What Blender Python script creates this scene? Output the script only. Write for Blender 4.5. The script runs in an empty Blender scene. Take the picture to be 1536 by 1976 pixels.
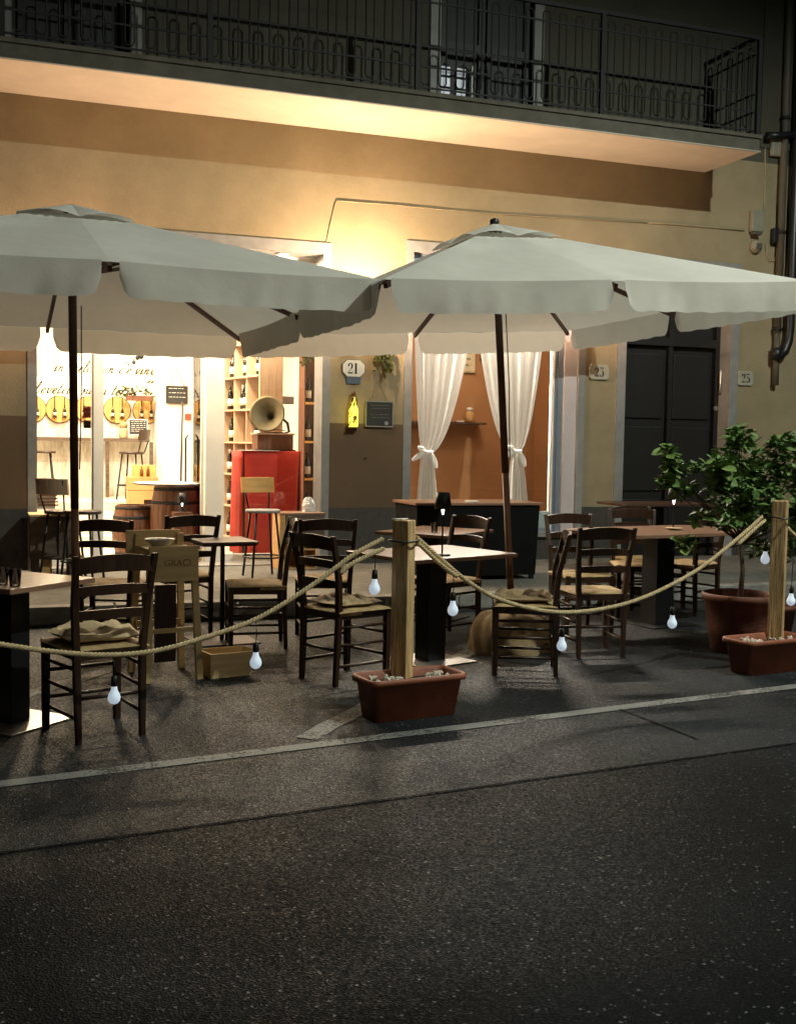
import bpy, bmesh, math, random
from mathutils import Vector, Matrix, Euler
random.seed(7)
C = bpy.context.scene
rad = math.radians; PI = math.pi

# ---------------------------------------------------------------- camera
PW, PH, FOC = 1536.0, 1976.0, 2195.0
YAW, PITCH, ROLL, CAMH = rad(20.0), rad(3.5), rad(-.978), 1.5
_f = Vector((math.sin(YAW)*math.cos(PITCH), math.cos(YAW)*math.cos(PITCH), -math.sin(PITCH)))
_r = Vector((math.cos(YAW), -math.sin(YAW), 0)); _d = _f.cross(_r)
_r2 = _r*math.cos(ROLL)+_d*math.sin(ROLL); _d2 = -_r*math.sin(ROLL)+_d*math.cos(ROLL)
cd = bpy.data.cameras.new('camera'); cam = bpy.data.objects.new('camera', cd); C.collection.objects.link(cam)
M = Matrix((( _r2.x, -_d2.x, -_f.x), (_r2.y, -_d2.y, -_f.y), (_r2.z, -_d2.z, -_f.z))).to_4x4()
M.translation = (0, 0, CAMH); cam.matrix_world = M
cd.sensor_fit = 'VERTICAL'; cd.sensor_height = 24; cd.lens = FOC/PH*24; cd.clip_end = 300; cd.clip_start = .05
C.camera = cam
# ---------------------------------------------------------------- night sky
w = bpy.data.worlds.new('World'); C.world = w; w.use_nodes = True
nt = w.node_tree; bg = nt.nodes['Background']; sky = nt.nodes.new('ShaderNodeTexSky')
sky.sky_type = 'NISHITA'; sky.sun_disc = False; sky.sun_elevation = rad(-4); sky.sun_rotation = rad(200)
nt.links.new(sky.outputs[0], bg.inputs[0]); bg.inputs[1].default_value = .05
# ---------------------------------------------------------------- exposure
C.view_settings.view_transform = 'Standard'; C.view_settings.look = 'None'
C.view_settings.exposure = 0; C.view_settings.gamma = 1; C.view_settings.use_curve_mapping = False
C.render.engine = 'CYCLES'
C.cycles.max_bounces = 7; C.cycles.diffuse_bounces = 4; C.cycles.glossy_bounces = 3; C.cycles.transparent_max_bounces = 12
C.cycles.sample_clamp_indirect = 4
C.cycles.use_denoising = True

# ---------------------------------------------------------------- lamp strengths (lamps stand in the place, except added fill lamps)
P_STREET_A, P_STREET_B, P_STREET_C = 4400, 1000, 20
COL_STREET = (.92, 1.0, .88); COL_WARM = (1, .69, .42); COL_SHOP = (1, .79, .53)
P_SHOP, P_WALL, P_ROOMB, P_REVEAL = 190, 640, 34, 66

# ---------------------------------------------------------------- pixel helpers: a ray of the photograph met with a real plane
def ray(px, py):
    v = _r2*(px-PW/2)+_d2*(py-PH/2)+_f*FOC
    return v/v.y
def F(px, py, Y=12.0):
    v = ray(px, py)*Y; return Vector((v.x, Y, CAMH+v.z))
def G(px, py, z=0.0):
    v = ray(px, py); v = v*((z-CAMH)/v.z); return Vector((v.x, v.y, z))

# ---------------------------------------------------------------- materials
def _nodes(name):
    m = bpy.data.materials.new(name); m.use_nodes = True
    n = m.node_tree; return m, n, n.nodes['Principled BSDF']
def mat(name, col, rough=.6, metal=0, var=.15, scale=6, bump=.15, bscale=60, stretch=None, emit=None, estr=0, col2=None, spec=None, trans=0, dirt=0):
    m, n, b = _nodes(name); L = n.links
    tc = n.nodes.new('ShaderNodeTexCoord'); mp = n.nodes.new('ShaderNodeMapping')
    if stretch: mp.inputs['Scale'].default_value = stretch
    L.new(tc.outputs['Object'], mp.inputs[0])
    nz = n.nodes.new('ShaderNodeTexNoise'); nz.inputs['Scale'].default_value = scale; nz.inputs['Detail'].default_value = 6
    L.new(mp.outputs[0], nz.inputs['Vector'])
    rp = n.nodes.new('ShaderNodeValToRGB'); rp.color_ramp.elements[0].position = .3; rp.color_ramp.elements[1].position = .7
    c2 = col2 or tuple(min(1, c*(1+var)) for c in col); c1 = tuple(c*(1-var) for c in col) if not col2 else col
    rp.color_ramp.elements[0].color = (*c1, 1); rp.color_ramp.elements[1].color = (*c2, 1)
    L.new(nz.outputs[0], rp.inputs[0]); out = rp.outputs[0]
    if dirt:
        n3 = n.nodes.new('ShaderNodeTexNoise'); n3.inputs['Scale'].default_value = 1.3; n3.inputs['Detail'].default_value = 9; n3.inputs['Roughness'].default_value = .7
        L.new(tc.outputs['Object'], n3.inputs['Vector'])
        r3 = n.nodes.new('ShaderNodeValToRGB'); r3.color_ramp.elements[0].position = .38; r3.color_ramp.elements[1].position = .62
        r3.color_ramp.elements[0].color = (1-dirt, 1-dirt, 1-dirt*1.1, 1); r3.color_ramp.elements[1].color = (1, 1, 1, 1)
        L.new(n3.outputs[0], r3.inputs[0])
        mx = n.nodes.new('ShaderNodeMix'); mx.data_type = 'RGBA'; mx.blend_type = 'MULTIPLY'; mx.inputs[0].default_value = 1
        L.new(out, mx.inputs[6]); L.new(r3.outputs[0], mx.inputs[7]); out = mx.outputs[2]
    L.new(out, b.inputs['Base Color'])
    b.inputs['Roughness'].default_value = rough; b.inputs['Metallic'].default_value = metal
    if spec is not None: b.inputs['Specular IOR Level'].default_value = spec
    if bump:
        n2 = n.nodes.new('ShaderNodeTexNoise'); n2.inputs['Scale'].default_value = bscale; n2.inputs['Detail'].default_value = 5
        L.new(mp.outputs[0], n2.inputs['Vector'])
        bp = n.nodes.new('ShaderNodeBump'); bp.inputs['Strength'].default_value = bump; bp.inputs['Distance'].default_value = .01
        L.new(n2.outputs[0], bp.inputs['Height']); L.new(bp.outputs[0], b.inputs['Normal'])
    if emit:
        b.inputs['Emission Color'].default_value = (*emit, 1); b.inputs['Emission Strength'].default_value = estr
    return m
def cloth(name, col, transl=.2, rough=.9, var=.06, transp=0, bump=.1):
    m = mat(name, col, rough, var=var, scale=3, bump=bump, bscale=9, spec=.2, dirt=.10); n = m.node_tree; L = n.links
    b = n.nodes['Principled BSDF']; o = n.nodes['Material Output']
    t = n.nodes.new('ShaderNodeBsdfTranslucent'); t.inputs[0].default_value = (*col, 1)
    mx = n.nodes.new('ShaderNodeMixShader'); mx.inputs[0].default_value = transl
    L.new(b.outputs[0], mx.inputs[1]); L.new(t.outputs[0], mx.inputs[2]); last = mx
    if transp:
        tr = n.nodes.new('ShaderNodeBsdfTransparent'); m2 = n.nodes.new('ShaderNodeMixShader'); m2.inputs[0].default_value = transp
        L.new(mx.outputs[0], m2.inputs[1]); L.new(tr.outputs[0], m2.inputs[2]); last = m2
    L.new(last.outputs[0], o.inputs[0]); return m
def glassmat(name, tint=(1, 1, 1), refl=.08):
    m, n, b = _nodes(name); L = n.links; o = n.nodes['Material Output']
    g = n.nodes.new('ShaderNodeBsdfGlossy'); g.inputs['Roughness'].default_value = .02
    t = n.nodes.new('ShaderNodeBsdfTransparent'); t.inputs[0].default_value = (*tint, 1)
    fr = n.nodes.new('ShaderNodeFresnel'); fr.inputs[0].default_value = 1.45
    mx = n.nodes.new('ShaderNodeMixShader'); L.new(fr.outputs[0], mx.inputs[0]); L.new(t.outputs[0], mx.inputs[1]); L.new(g.outputs[0], mx.inputs[2])
    L.new(mx.outputs[0], o.inputs[0]); return m
def emitmat(name, col, s):
    m, n, b = _nodes(name); b.inputs['Base Color'].default_value = (*col, 1); b.inputs['Roughness'].default_value = .3
    b.inputs['Emission Color'].default_value = (*col, 1); b.inputs['Emission Strength'].default_value = s; return m

def asphalt(name, k):
    m, n, b = _nodes(name); L = n.links
    tc = n.nodes.new('ShaderNodeTexCoord')
    big = n.nodes.new('ShaderNodeTexNoise'); big.inputs['Scale'].default_value = .9; big.inputs['Detail'].default_value = 8
    fine = n.nodes.new('ShaderNodeTexNoise'); fine.inputs['Scale'].default_value = 110; fine.inputs['Detail'].default_value = 4
    vo = n.nodes.new('ShaderNodeTexVoronoi'); vo.inputs['Scale'].default_value = 130
    for q in (big, fine, vo): L.new(tc.outputs['Object'], q.inputs['Vector'])
    r1 = n.nodes.new('ShaderNodeValToRGB'); r1.color_ramp.elements[0].color = (.024*k, .028*k, .033*k, 1); r1.color_ramp.elements[1].color = (.042*k, .049*k, .057*k, 1)
    r1.color_ramp.elements[0].position = .3; r1.color_ramp.elements[1].position = .72
    L.new(fine.outputs[0], r1.inputs[0])
    r2 = n.nodes.new('ShaderNodeValToRGB'); r2.color_ramp.elements[0].color = (.40, .40, .40, 1); r2.color_ramp.elements[1].color = (1.5, 1.5, 1.48, 1)
    r2.color_ramp.elements[0].position = .35; r2.color_ramp.elements[1].position = .65
    L.new(big.outputs[0], r2.inputs[0])
    mx = n.nodes.new('ShaderNodeMix'); mx.data_type = 'RGBA'; mx.blend_type = 'MULTIPLY'; mx.inputs[0].default_value = 1
    L.new(r1.outputs[0], mx.inputs[6]); L.new(r2.outputs[0], mx.inputs[7])
    # glints painted as pale bits of aggregate, a few cells in a hundred
    sep = n.nodes.new('ShaderNodeSeparateColor'); L.new(vo.outputs['Color'], sep.inputs[0])
    r3 = n.nodes.new('ShaderNodeValToRGB'); r3.color_ramp.elements[0].position = .982; r3.color_ramp.elements[1].position = .995
    L.new(sep.outputs[0], r3.inputs[0])
    m2 = n.nodes.new('ShaderNodeMix'); m2.data_type = 'RGBA'; m2.inputs[7].default_value = (.16, .16, .16, 1)
    L.new(r3.outputs[0], m2.inputs[0]); L.new(mx.outputs[2], m2.inputs[6]); L.new(m2.outputs[2], b.inputs['Base Color'])
    rr = n.nodes.new('ShaderNodeMapRange'); rr.inputs[3].default_value = .36; rr.inputs[4].default_value = .85; b.inputs['Specular IOR Level'].default_value = (.07 if k < .3 else .16) if k < .9 else .4
    L.new(sep.outputs[1], rr.inputs[0]); L.new(rr.outputs[0], b.inputs['Roughness'])
    bp = n.nodes.new('ShaderNodeBump'); bp.inputs['Strength'].default_value = .45; bp.inputs['Distance'].default_value = .006
    L.new(vo.outputs['Distance'], bp.inputs['Height']); L.new(bp.outputs[0], b.inputs['Normal'])
    return m
def worn_paint():
    m, n, b = _nodes('worn_road_paint'); L = n.links; tc = n.nodes.new('ShaderNodeTexCoord'); o = n.nodes['Material Output']
    nz = n.nodes.new('ShaderNodeTexNoise'); nz.inputs['Scale'].default_value = 70; nz.inputs['Detail'].default_value = 6
    n2 = n.nodes.new('ShaderNodeTexNoise'); n2.inputs['Scale'].default_value = 3; n2.inputs['Detail'].default_value = 3
    for q in (nz, n2): L.new(tc.outputs['Object'], q.inputs['Vector'])
    ad = n.nodes.new('ShaderNodeMath'); ad.operation = 'ADD'; L.new(nz.outputs[0], ad.inputs[0]); L.new(n2.outputs[0], ad.inputs[1])
    rp = n.nodes.new('ShaderNodeValToRGB'); rp.color_ramp.elements[0].position = .36; rp.color_ramp.elements[1].position = .50
    ml = n.nodes.new('ShaderNodeMath'); ml.operation = 'MULTIPLY'; ml.inputs[1].default_value = .5; L.new(ad.outputs[0], ml.inputs[0]); L.new(ml.outputs[0], rp.inputs[0])
    b.inputs['Base Color'].default_value = (.19, .19, .18, 1); b.inputs['Roughness'].default_value = .7
    t = n.nodes.new('ShaderNodeBsdfTransparent'); mx = n.nodes.new('ShaderNodeMixShader')
    L.new(rp.outputs[0], mx.inputs[0]); L.new(t.outputs[0], mx.inputs[1]); L.new(b.outputs[0], mx.inputs[2]); L.new(mx.outputs[0], o.inputs[0]); return m
def washed_boards():
    m = mat('whitewashed_boards', (.80, .77, .70), .7, var=.05, bump=.1); n = m.node_tree; L = n.links; b = n.nodes['Principled BSDF']
    tc = n.nodes.new('ShaderNodeTexCoord'); mp = n.nodes.new('ShaderNodeMapping'); mp.inputs['Scale'].default_value = (5, 5, 1.1)
    L.new(tc.outputs['Object'], mp.inputs[0]); nz = n.nodes.new('ShaderNodeTexNoise'); nz.inputs['Scale'].default_value = 1.6; nz.inputs['Detail'].default_value = 9; nz.inputs['Roughness'].default_value = .72
    L.new(mp.outputs[0], nz.inputs['Vector']); rp = n.nodes.new('ShaderNodeValToRGB')
    rp.color_ramp.elements[0].position = .36; rp.color_ramp.elements[0].color = (.42, .38, .30, 1); rp.color_ramp.elements[1].position = .56; rp.color_ramp.elements[1].color = (.82, .80, .73, 1)
    L.new(nz.outputs[0], rp.inputs[0]); L.new(rp.outputs[0], b.inputs['Base Color']); return m
def wood(name, col, rough=.45, var=.35, axis='x', sc=5, bump=.2):
    st = {'x': (.6, 6, 6), 'y': (6, .6, 6), 'z': (6, 6, .6)}[axis]
    return mat(name, col, rough, var=var, scale=sc, bump=bump, bscale=16, stretch=st)

MT = {}
MT['asphalt'] = asphalt('asphalt', .20); MT['asphalt_pale'] = asphalt('paler_asphalt', .42); MT['paint'] = worn_paint()  # parking strip tone is paler than the road beyond the seam
MT['seam'] = mat('tar_seam', (.004, .004, .004), .9, bump=0, spec=.1)
MT['pave'] = mat('sidewalk_asphalt', (.15, .145, .13), .8, var=.25, scale=14, bump=.5, bscale=90, dirt=.3)
MT['kerb'] = mat('kerb_stone', (.28, .27, .25), .8, var=.2, scale=10, bump=.4, bscale=60, dirt=.3)
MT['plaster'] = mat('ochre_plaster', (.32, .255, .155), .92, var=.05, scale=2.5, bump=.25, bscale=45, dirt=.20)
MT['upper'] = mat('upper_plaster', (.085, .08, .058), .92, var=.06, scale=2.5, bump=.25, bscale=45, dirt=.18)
MT['shadowtone'] = mat('brown_shadow_tone', (.13, .08, .042), .75, var=.06, scale=3, bump=.15, bscale=45, dirt=.12)  # brown tone carries the umbrella shadow on the pillars
MT['plinth'] = mat('dark_plinth_stone', (.05, .046, .04), .6, var=.2, scale=12, bump=.2)
MT['surround'] = mat('grey_stone_surround', (.26, .255, .25), .6, var=.12, scale=8, bump=.1, dirt=.15)
MT['slab'] = mat('painted_slab', (.66, .58, .48), .9, var=.05, scale=3, bump=.15, dirt=.10)
MT['fascia'] = mat('fascia_concrete', (.105, .095, .075), .9, var=.15, scale=6, bump=.3, dirt=.3)
MT['iron'] = mat('black_iron', (.006, .006, .006), .75, .0, var=.2, bump=.1)
MT['white'] = mat('white_paint', (.80, .78, .72), .45, var=.03, bump=.03, dirt=.05)
MT['cream'] = mat('cream_wall', (.78, .75, .68), .85, var=.03, bump=.05, dirt=.05)
MT['boards'] = washed_boards()
MT['floor'] = mat('pale_floor_tiles', (.66, .60, .50), .35, var=.06, scale=4, bump=.03)
MT['orange'] = mat('orange_brown_wall', (.42, .20, .08), .8, var=.08, scale=2, bump=.1, dirt=.1)
MT['darkwood'] = wood('dark_stained_wood', (.032, .014, .007), .38, axis='z')
MT['umbwood'] = wood('umbrella_hardwood', (.085, .028, .012), .45, axis='z')
MT['umbpale'] = wood('lower_pole_wood', (.20, .085, .04), .5, axis='z')
MT['post'] = wood('pine_post', (.58, .39, .18), .7, axis='z', var=.40, sc=9, bump=.8)
MT['crate'] = wood('pale_crate_pine', (.66, .50, .25), .7, axis='x', var=.15)
MT['cratew'] = wood('warm_crate_pine', (.55, .31, .12), .6, axis='x', var=.15)
MT['table'] = wood('table_top_wood', (.24, .135, .085), .30, axis='x', var=.25)
MT['tabledark'] = wood('dark_table_wood', (.07, .035, .022), .35, axis='x', var=.25)
MT['black'] = mat('black_metal', (.012, .012, .013), .42, .3, var=.1, bump=.03)
MT['blackcloth'] = mat('black_cloth', (.008, .008, .008), .95, var=.1, bump=.2, bscale=20, spec=.1)
MT['steel'] = mat('satin_steel', (.55, .53, .50), .33, .9, var=.05, bump=.02)
MT['straw'] = mat('woven_straw', (.40, .28, .13), .8, var=.25, scale=22, bump=.5, bscale=120)
MT['cushion'] = mat('tan_cushion', (.50, .38, .22), .9, var=.1, scale=6, bump=.4, bscale=16)
MT['patchcush'] = mat('spotted_cushion', (.07, .045, .025), .9, scale=16, col2=(.42, .31, .16), bump=.3, bscale=30)
MT['burlap'] = mat('burlap', (.22, .145, .07), .95, scale=9, col2=(.38, .28, .15), bump=1.0, bscale=140)
MT['canvas'] = cloth('ecru_canvas', (.82, .80, .735), .30, bump=.45)
MT['curtain'] = cloth('white_voile', (.90, .88, .83), .40, transp=.03)
MT['red'] = mat('red_tablecloth', (.52, .035, .02), .75, var=.12, scale=3, bump=.3, bscale=12)
MT['terra'] = mat('terracotta_plastic', (.38, .115, .055), .6, var=.2, scale=7, bump=.25, dirt=.42)
MT['terrashaded'] = mat('shaded_terracotta', (.17, .055, .032), .7, var=.25, scale=6, bump=.3, dirt=.4)  # shadow on the round pots is put into this darker terracotta
MT['soil'] = mat('potting_soil', (.03, .02, .012), .95, bump=.9, bscale=60)
MT['pebble'] = mat('white_pebbles', (.55, .50, .42), .6, var=.3, scale=9, bump=.1)
MT['rope'] = mat('hemp_rope', (.62, .49, .28), .85, var=.2, scale=40, bump=.6, bscale=220)
MT['bulb'] = emitmat('opal_bulb', (.68, .80, .92), .50)
MT['socket'] = mat('black_socket', (.01, .01, .01), .4, bump=0)
MT['plate'] = mat('enamel_plate', (.74, .72, .64), .3, var=.03, bump=0)
MT['plate_darker'] = mat('darker_plate', (.40, .38, .30), .5, var=.12, bump=0, dirt=.2)  # darker tone for the plates without the octagonal rim
MT['ink'] = mat('black_enamel', (.012, .012, .014), .4, bump=0, var=.02)
MT['blue'] = mat('blue_grey_sticker', (.07, .10, .15), .5, bump=0)
MT['slate'] = mat('blackboard_slate', (.018, .020, .020), .7, var=.3, scale=4, bump=.05)
MT['chalk'] = mat('chalk', (.6, .6, .56), .9, var=.3, scale=40, bump=0)
MT['leaf'] = mat('citrus_leaf', (.11, .20, .05), .55, var=.35, scale=9, bump=.1)
MT['leaf2'] = mat('pale_leaf', (.16, .24, .06), .6, var=.3, scale=9, bump=.1)
MT['ivy'] = mat('trailing_ivy', (.10, .11, .02), .5, var=.35, scale=20, bump=.1)
MT['bark'] = mat('grey_bark', (.07, .05, .032), .9, var=.3, scale=20, bump=.6)
MT['glass'] = glassmat('window_glass'); MT['tumbler'] = glassmat('clear_tumbler', (.92, .95, .95))
MT['bottle'] = mat('dark_bottle_glass', (.010, .012, .008), .08, var=.1, bump=0, spec=.6)
MT['label'] = mat('bottle_label', (.75, .73, .66), .6, var=.05, bump=0)
MT['shelf'] = wood('shelf_wood', (.50, .36, .24), .5, axis='z', var=.2)
MT['darkshelf'] = wood('dark_counter_wood', (.10, .07, .05), .5, axis='x')
MT['barrel'] = wood('barrel_stave_wood', (.13, .05, .022), .5, axis='z')
MT['lid'] = wood('barrel_lid_wood', (.72, .40, .12), .5, axis='x', var=.12)
MT['brass'] = mat('worn_brass', (.22, .18, .10), .6, .4, var=.15, bump=.03)
MT['doorwood'] = wood('old_dark_door', (.008, .0065, .006), .55, axis='z', var=.2)
MT['pipe'] = mat('painted_downpipe', (.085, .075, .055), .6, var=.15, bump=.1)
MT['cable'] = mat('grey_cable', (.30, .24, .14), .7, bump=0)
MT['boxgrey'] = mat('grey_plastic_box', (.24, .22, .17), .6, var=.08, bump=.03)
MT['aluminium'] = mat('blue_grey_aluminium', (.30, .36, .44), .35, .5, var=.06, bump=.02)
MT['pinkmetal'] = mat('pale_reveal', (.55, .49, .50), .5, var=.05, bump=.03)
MT['panelgrey'] = mat('pale_window_panel', (.30, .38, .38), .6, var=.05, bump=.03)
MT['shutter'] = wood('dark_shutter', (.02, .022, .026), .6, axis='z')
MT['panereflection'] = emitmat('pane_reflection', (.36, .40, .46), .38)
MT['bowl'] = mat('cream_bowl', (.72, .70, .60), .35, var=.03, bump=0)
MT['poster'] = mat('pale_poster', (.66, .54, .36), .7, var=.15, scale=12, bump=0)
MT['lampglow'] = emitmat('lamp_glow_white', (1, .96, .9), 6)
MT['warmglow'] = emitmat('warm_lamp_globe', (1, .78, .5), 12)
MT['bottleglow'] = emitmat('yellow_lit_glass', (.95, .80, .10), 1.3)
MT['dkglass'] = mat('dark_bottle_print', (.10, .04, .01), .3, bump=0)
MT['twine'] = mat('twine', (.34, .26, .13), .9, bump=0)
MT['paper'] = mat('white_paper', (.8, .79, .74), .6, var=.02, bump=0)
MT['redsign'] = mat('red_sign', (.35, .05, .03), .5, var=.02, bump=0)

# ---------------------------------------------------------------- mesh builder
class MB:
    def __init__(s): s.v = []; s.f = []; s.sm = []
    def add(s, vs, fs, smooth=False):
        o = len(s.v); s.v += [Vector(v) for v in vs]; s.f += [tuple(i+o for i in f) for f in fs]; s.sm += [smooth]*len(fs); return s
    def box(s, a, b, rz=0, c=None):
        x0, y0, z0 = a; x1, y1, z1 = b
        vs = [Vector(p) for p in ((x0,y0,z0),(x1,y0,z0),(x1,y1,z0),(x0,y1,z0),(x0,y0,z1),(x1,y0,z1),(x1,y1,z1),(x0,y1,z1))]
        if rz:
            R = Matrix.Rotation(rz, 3, 'Z'); c = Vector(c or ((x0+x1)/2, (y0+y1)/2, 0)); vs = [R @ (v-c)+c for v in vs]
        return s.add(vs, [(0,3,2,1),(4,5,6,7),(0,1,5,4),(1,2,6,5),(2,3,7,6),(3,0,4,7)])
    def bar(s, p, q, w_, d_, up=(0, 0, 1), w2=None, d2=None):
        p, q = Vector(p), Vector(q); a = (q-p).normalized(); up = Vector(up)
        if abs(a.dot(up)) > .95: up = Vector((0, 1, 0))
        x = a.cross(up).normalized(); y = x.cross(a); w2 = w2 or w_; d2 = d2 or d_
        vs = [c+x*(sx*ww/2)+y*(sy*dd/2) for c, ww, dd in ((p, w_, d_), (q, w2, d2)) for sx, sy in ((-1,-1),(1,-1),(1,1),(-1,1))]
        return s.add(vs, [(0,3,2,1),(4,5,6,7),(0,1,5,4),(1,2,6,5),(2,3,7,6),(3,0,4,7)])
    def tube(s, pts, r, n=8, caps=True, closed=False):
        pts = [Vector(p) for p in pts]; k = len(pts); rs = r if isinstance(r, (list, tuple)) else [r]*k
        vs = []; prev = None
        for i, p in enumerate(pts):
            if closed: t = pts[(i+1) % k]-pts[i-1]
            else: t = (pts[min(i+1, k-1)]-pts[max(i-1, 0)])
            t.normalize()
            if prev is None:
                up = Vector((0, 0, 1)) if abs(t.z) < .9 else Vector((0, 1, 0)); x = t.cross(up).normalized()
            else:
                x = (prev-t*prev.dot(t)).normalized()
            prev = x; y = t.cross(x)
            vs += [p+x*(math.cos(2*PI*j/n)*rs[i])+y*(math.sin(2*PI*j/n)*rs[i]) for j in range(n)]
        fs = []
        m_ = k if closed else k-1
        for i in range(m_):
            a = i*n; b = ((i+1) % k)*n
            fs += [(a+j, a+(j+1) % n, b+(j+1) % n, b+j) for j in range(n)]
        s.add(vs, fs, True)
        if caps and not closed:
            o = len(s.v)-len(vs); s.f += [tuple(o+j for j in reversed(range(n))), tuple(o+(k-1)*n+j for j in range(n))]; s.sm += [False, False]
        return s
    def lathe(s, prof, c=(0, 0, 0), n=24, axis='z'):
        vs = []; c = Vector(c)
        for r_, h in prof:
            for j in range(n):
                a = 2*PI*j/n
                v = Vector((math.cos(a)*r_, math.sin(a)*r_, h))
                if axis == 'y': v = Vector((v.x, v.z, v.y))
                vs.append(c+v)
        fs = []
        for i in range(len(prof)-1):
            a = i*n; b = a+n
            fs += [(a+j, a+(j+1) % n, b+(j+1) % n, b+j) for j in range(n)]
        s.add(vs, fs, True); o = len(s.v)-len(vs)
        if prof[0][0] > 1e-4: s.f.append(tuple(o+j for j in reversed(range(n)))); s.sm.append(False)
        if prof[-1][0] > 1e-4: s.f.append(tuple(o+(len(prof)-1)*n+j for j in range(n))); s.sm.append(False)
        return s
    def prism(s, poly, h0, h1, plane='xy'):
        n = len(poly)
        def P(p, h): return {'xy': (p[0], p[1], h), 'xz': (p[0], h, p[1]), 'yz': (h, p[0], p[1])}[plane]
        vs = [P(p, h0) for p in poly]+[P(p, h1) for p in poly]
        return s.add(vs, [tuple(reversed(range(n))), tuple(range(n, 2*n))]+[(i, (i+1) % n, n+(i+1) % n, n+i) for i in range(n)])
    def ribbon(s, pts, widths, h, plane='xz'):
        # flat pen stroke on a plane y=h
        vs = []
        k = len(pts)
        for i in range(k):
            a = Vector(pts[max(i-1, 0)]); b = Vector(pts[min(i+1, k-1)]); t = (b-a).normalized() if (b-a).length > 1e-9 else Vector((1, 0))
            nrm = Vector((-t.y, t.x))*widths[i]/2; p = Vector(pts[i])
            vs += [(p.x+nrm.x, h, p.y+nrm.y), (p.x-nrm.x, h, p.y-nrm.y)]
        return s.add(vs, [(2*i, 2*i+1, 2*i+3, 2*i+2) for i in range(k-1)])
    def mesh(s, name, m, bevel=0):
        me = bpy.data.meshes.new(name); me.from_pydata([tuple(v) for v in s.v], [], s.f); me.update()
        me.polygons.foreach_set('use_smooth', s.sm); me.materials.append(MT[m] if isinstance(m, str) else m)
        if bevel:
            bm = bmesh.new(); bm.from_mesh(me); bmesh.ops.bevel(bm, geom=list(bm.edges), offset=bevel, segments=2, profile=.6, affect='EDGES', clamp_overlap=True); bm.to_mesh(me); bm.free()
        return me
    def build(s, name, m, parent=None, bevel=0, loc=None):
        o = bpy.data.objects.new(name, s.mesh(name, m, bevel)); C.collection.objects.link(o)
        if parent: o.parent = parent
        if loc: o.location = loc
        return o
def inst(name, me, parent=None, loc=(0, 0, 0), rot=(0, 0, 0), sc=None):
    o = bpy.data.objects.new(name, me); C.collection.objects.link(o)
    if parent: o.parent = parent
    o.location = loc; o.rotation_euler = rot
    if sc: o.scale = sc
    return o
def tag(o, label, cat, group=None):
    o['label'] = label; o['category'] = cat
    if group: o['group'] = group
    return o
def thing(name, label, cat, loc=(0, 0, 0), rz=0, group=None, rot=None):
    o = bpy.data.objects.new(name, None); C.collection.objects.link(o); o.empty_display_size = .1
    o.location = loc; o.rotation_euler = rot or (0, 0, rz)
    return tag(o, label, cat, group)
def struct(o): o['kind'] = 'structure'; return o
def dup(o, parent=None):
    c = o.copy(); C.collection.objects.link(c); c.parent = parent
    for ch in list(o.children): dup(ch, c)
    return c
def copy_thing(o, label, loc, rz, group=None):
    c = dup(o); c['label'] = label; c.location = loc; c.rotation_euler = (0, 0, rz)
    if group: c['group'] = group
    return c
def textmesh(name, s, size, m, parent=None, loc=(0, 0, 0), rot=(PI/2, 0, 0), shear=0, ext=.0008):
    cu = bpy.data.curves.new('tmp_text', 'FONT'); cu.body = s; cu.size = size; cu.align_x = 'CENTER'; cu.align_y = 'CENTER'; cu.extrude = ext; cu.shear = shear
    t = bpy.data.objects.new('tmp_text', cu); C.collection.objects.link(t)
    me = bpy.data.meshes.new_from_object(t.evaluated_get(bpy.context.evaluated_depsgraph_get())); bpy.data.objects.remove(t); bpy.data.curves.remove(cu)
    me.materials.clear(); me.materials.append(MT[m]); me.name = name
    return inst(name, me, parent, loc, rot)

# ================================================================= GROUND
g = MB(); g.add([(-60, -40, 0), (70, -40, 0), (70, 60, 0), (-60, 60, 0)], [(0, 1, 2, 3)]); struct(g.build('road', 'asphalt'))
KY = 9.35; SZ = .15
struct(MB().box((-30, KY+.14, -.02), (9.9, 12.02, SZ)).build('sidewalk', 'pave'))
kb = MB(); x = -30.0
k_root = struct(MB().box((-30, KY, -.05), (9.9, KY+.135, SZ-.02)).build('kerb', 'kerb'))
km = MB().box((0, 0, .0), (.985, .15, .14)).mesh('kerb_stone', 'kerb', .012)
for i in range(-2, 10):
    inst('kerb_stone', km, k_root, (i*1.0+random.uniform(-.004, .004), KY-.012, .012))
_a, _b = G(0, 1648), G(1536, 1435); _t = (_b-_a).normalized(); _p, _q = _a-_t*40, _b+_t*40
struct(MB().add([(_p.x, _p.y, .002), (_q.x, _q.y, .002), (_q.x, KY, .002), (_p.x, KY, .002)], [(0, 1, 2, 3)]).build('parking_strip', 'asphalt_pale'))
# painted lines follow the road, which runs a few degrees off the facade
a, b = G(0, 1515), G(1536, 1325); dr = (b-a).normalized(); nr = Vector((-dr.y, dr.x, 0)); RH = math.atan2(dr.y, dr.x)
def strip(name, p, q, wd, z, m):
    t = (q-p).normalized(); n_ = Vector((-t.y, t.x, 0))*wd/2; N = 40; vs = []
    for i in range(N+1):
        c = p.lerp(q, i/N)+n_*random.uniform(-.12, .12); vs += [c-n_, c+n_]
    vs = [(v.x, v.y, z) for v in vs]
    return struct(MB().add(vs, [(2*i, 2*i+1, 2*i+3, 2*i+2) for i in range(N)]).build(name, m))
strip('white_road_line', a-dr*12, b+dr*14, .095, .006, 'paint')
p0, p1 = G(590, 1427), G(930, 1245); pd = (p1-p0)
for k in (-1, 0):
    off = dr*2.95*k; strip('parking_bay_line', p0+off, p0+pd*1.12+off, .12, .0062, 'paint')
s0, s1 = G(0, 1648), G(1536, 1435); sd = (s1-s0).normalized()
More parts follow.
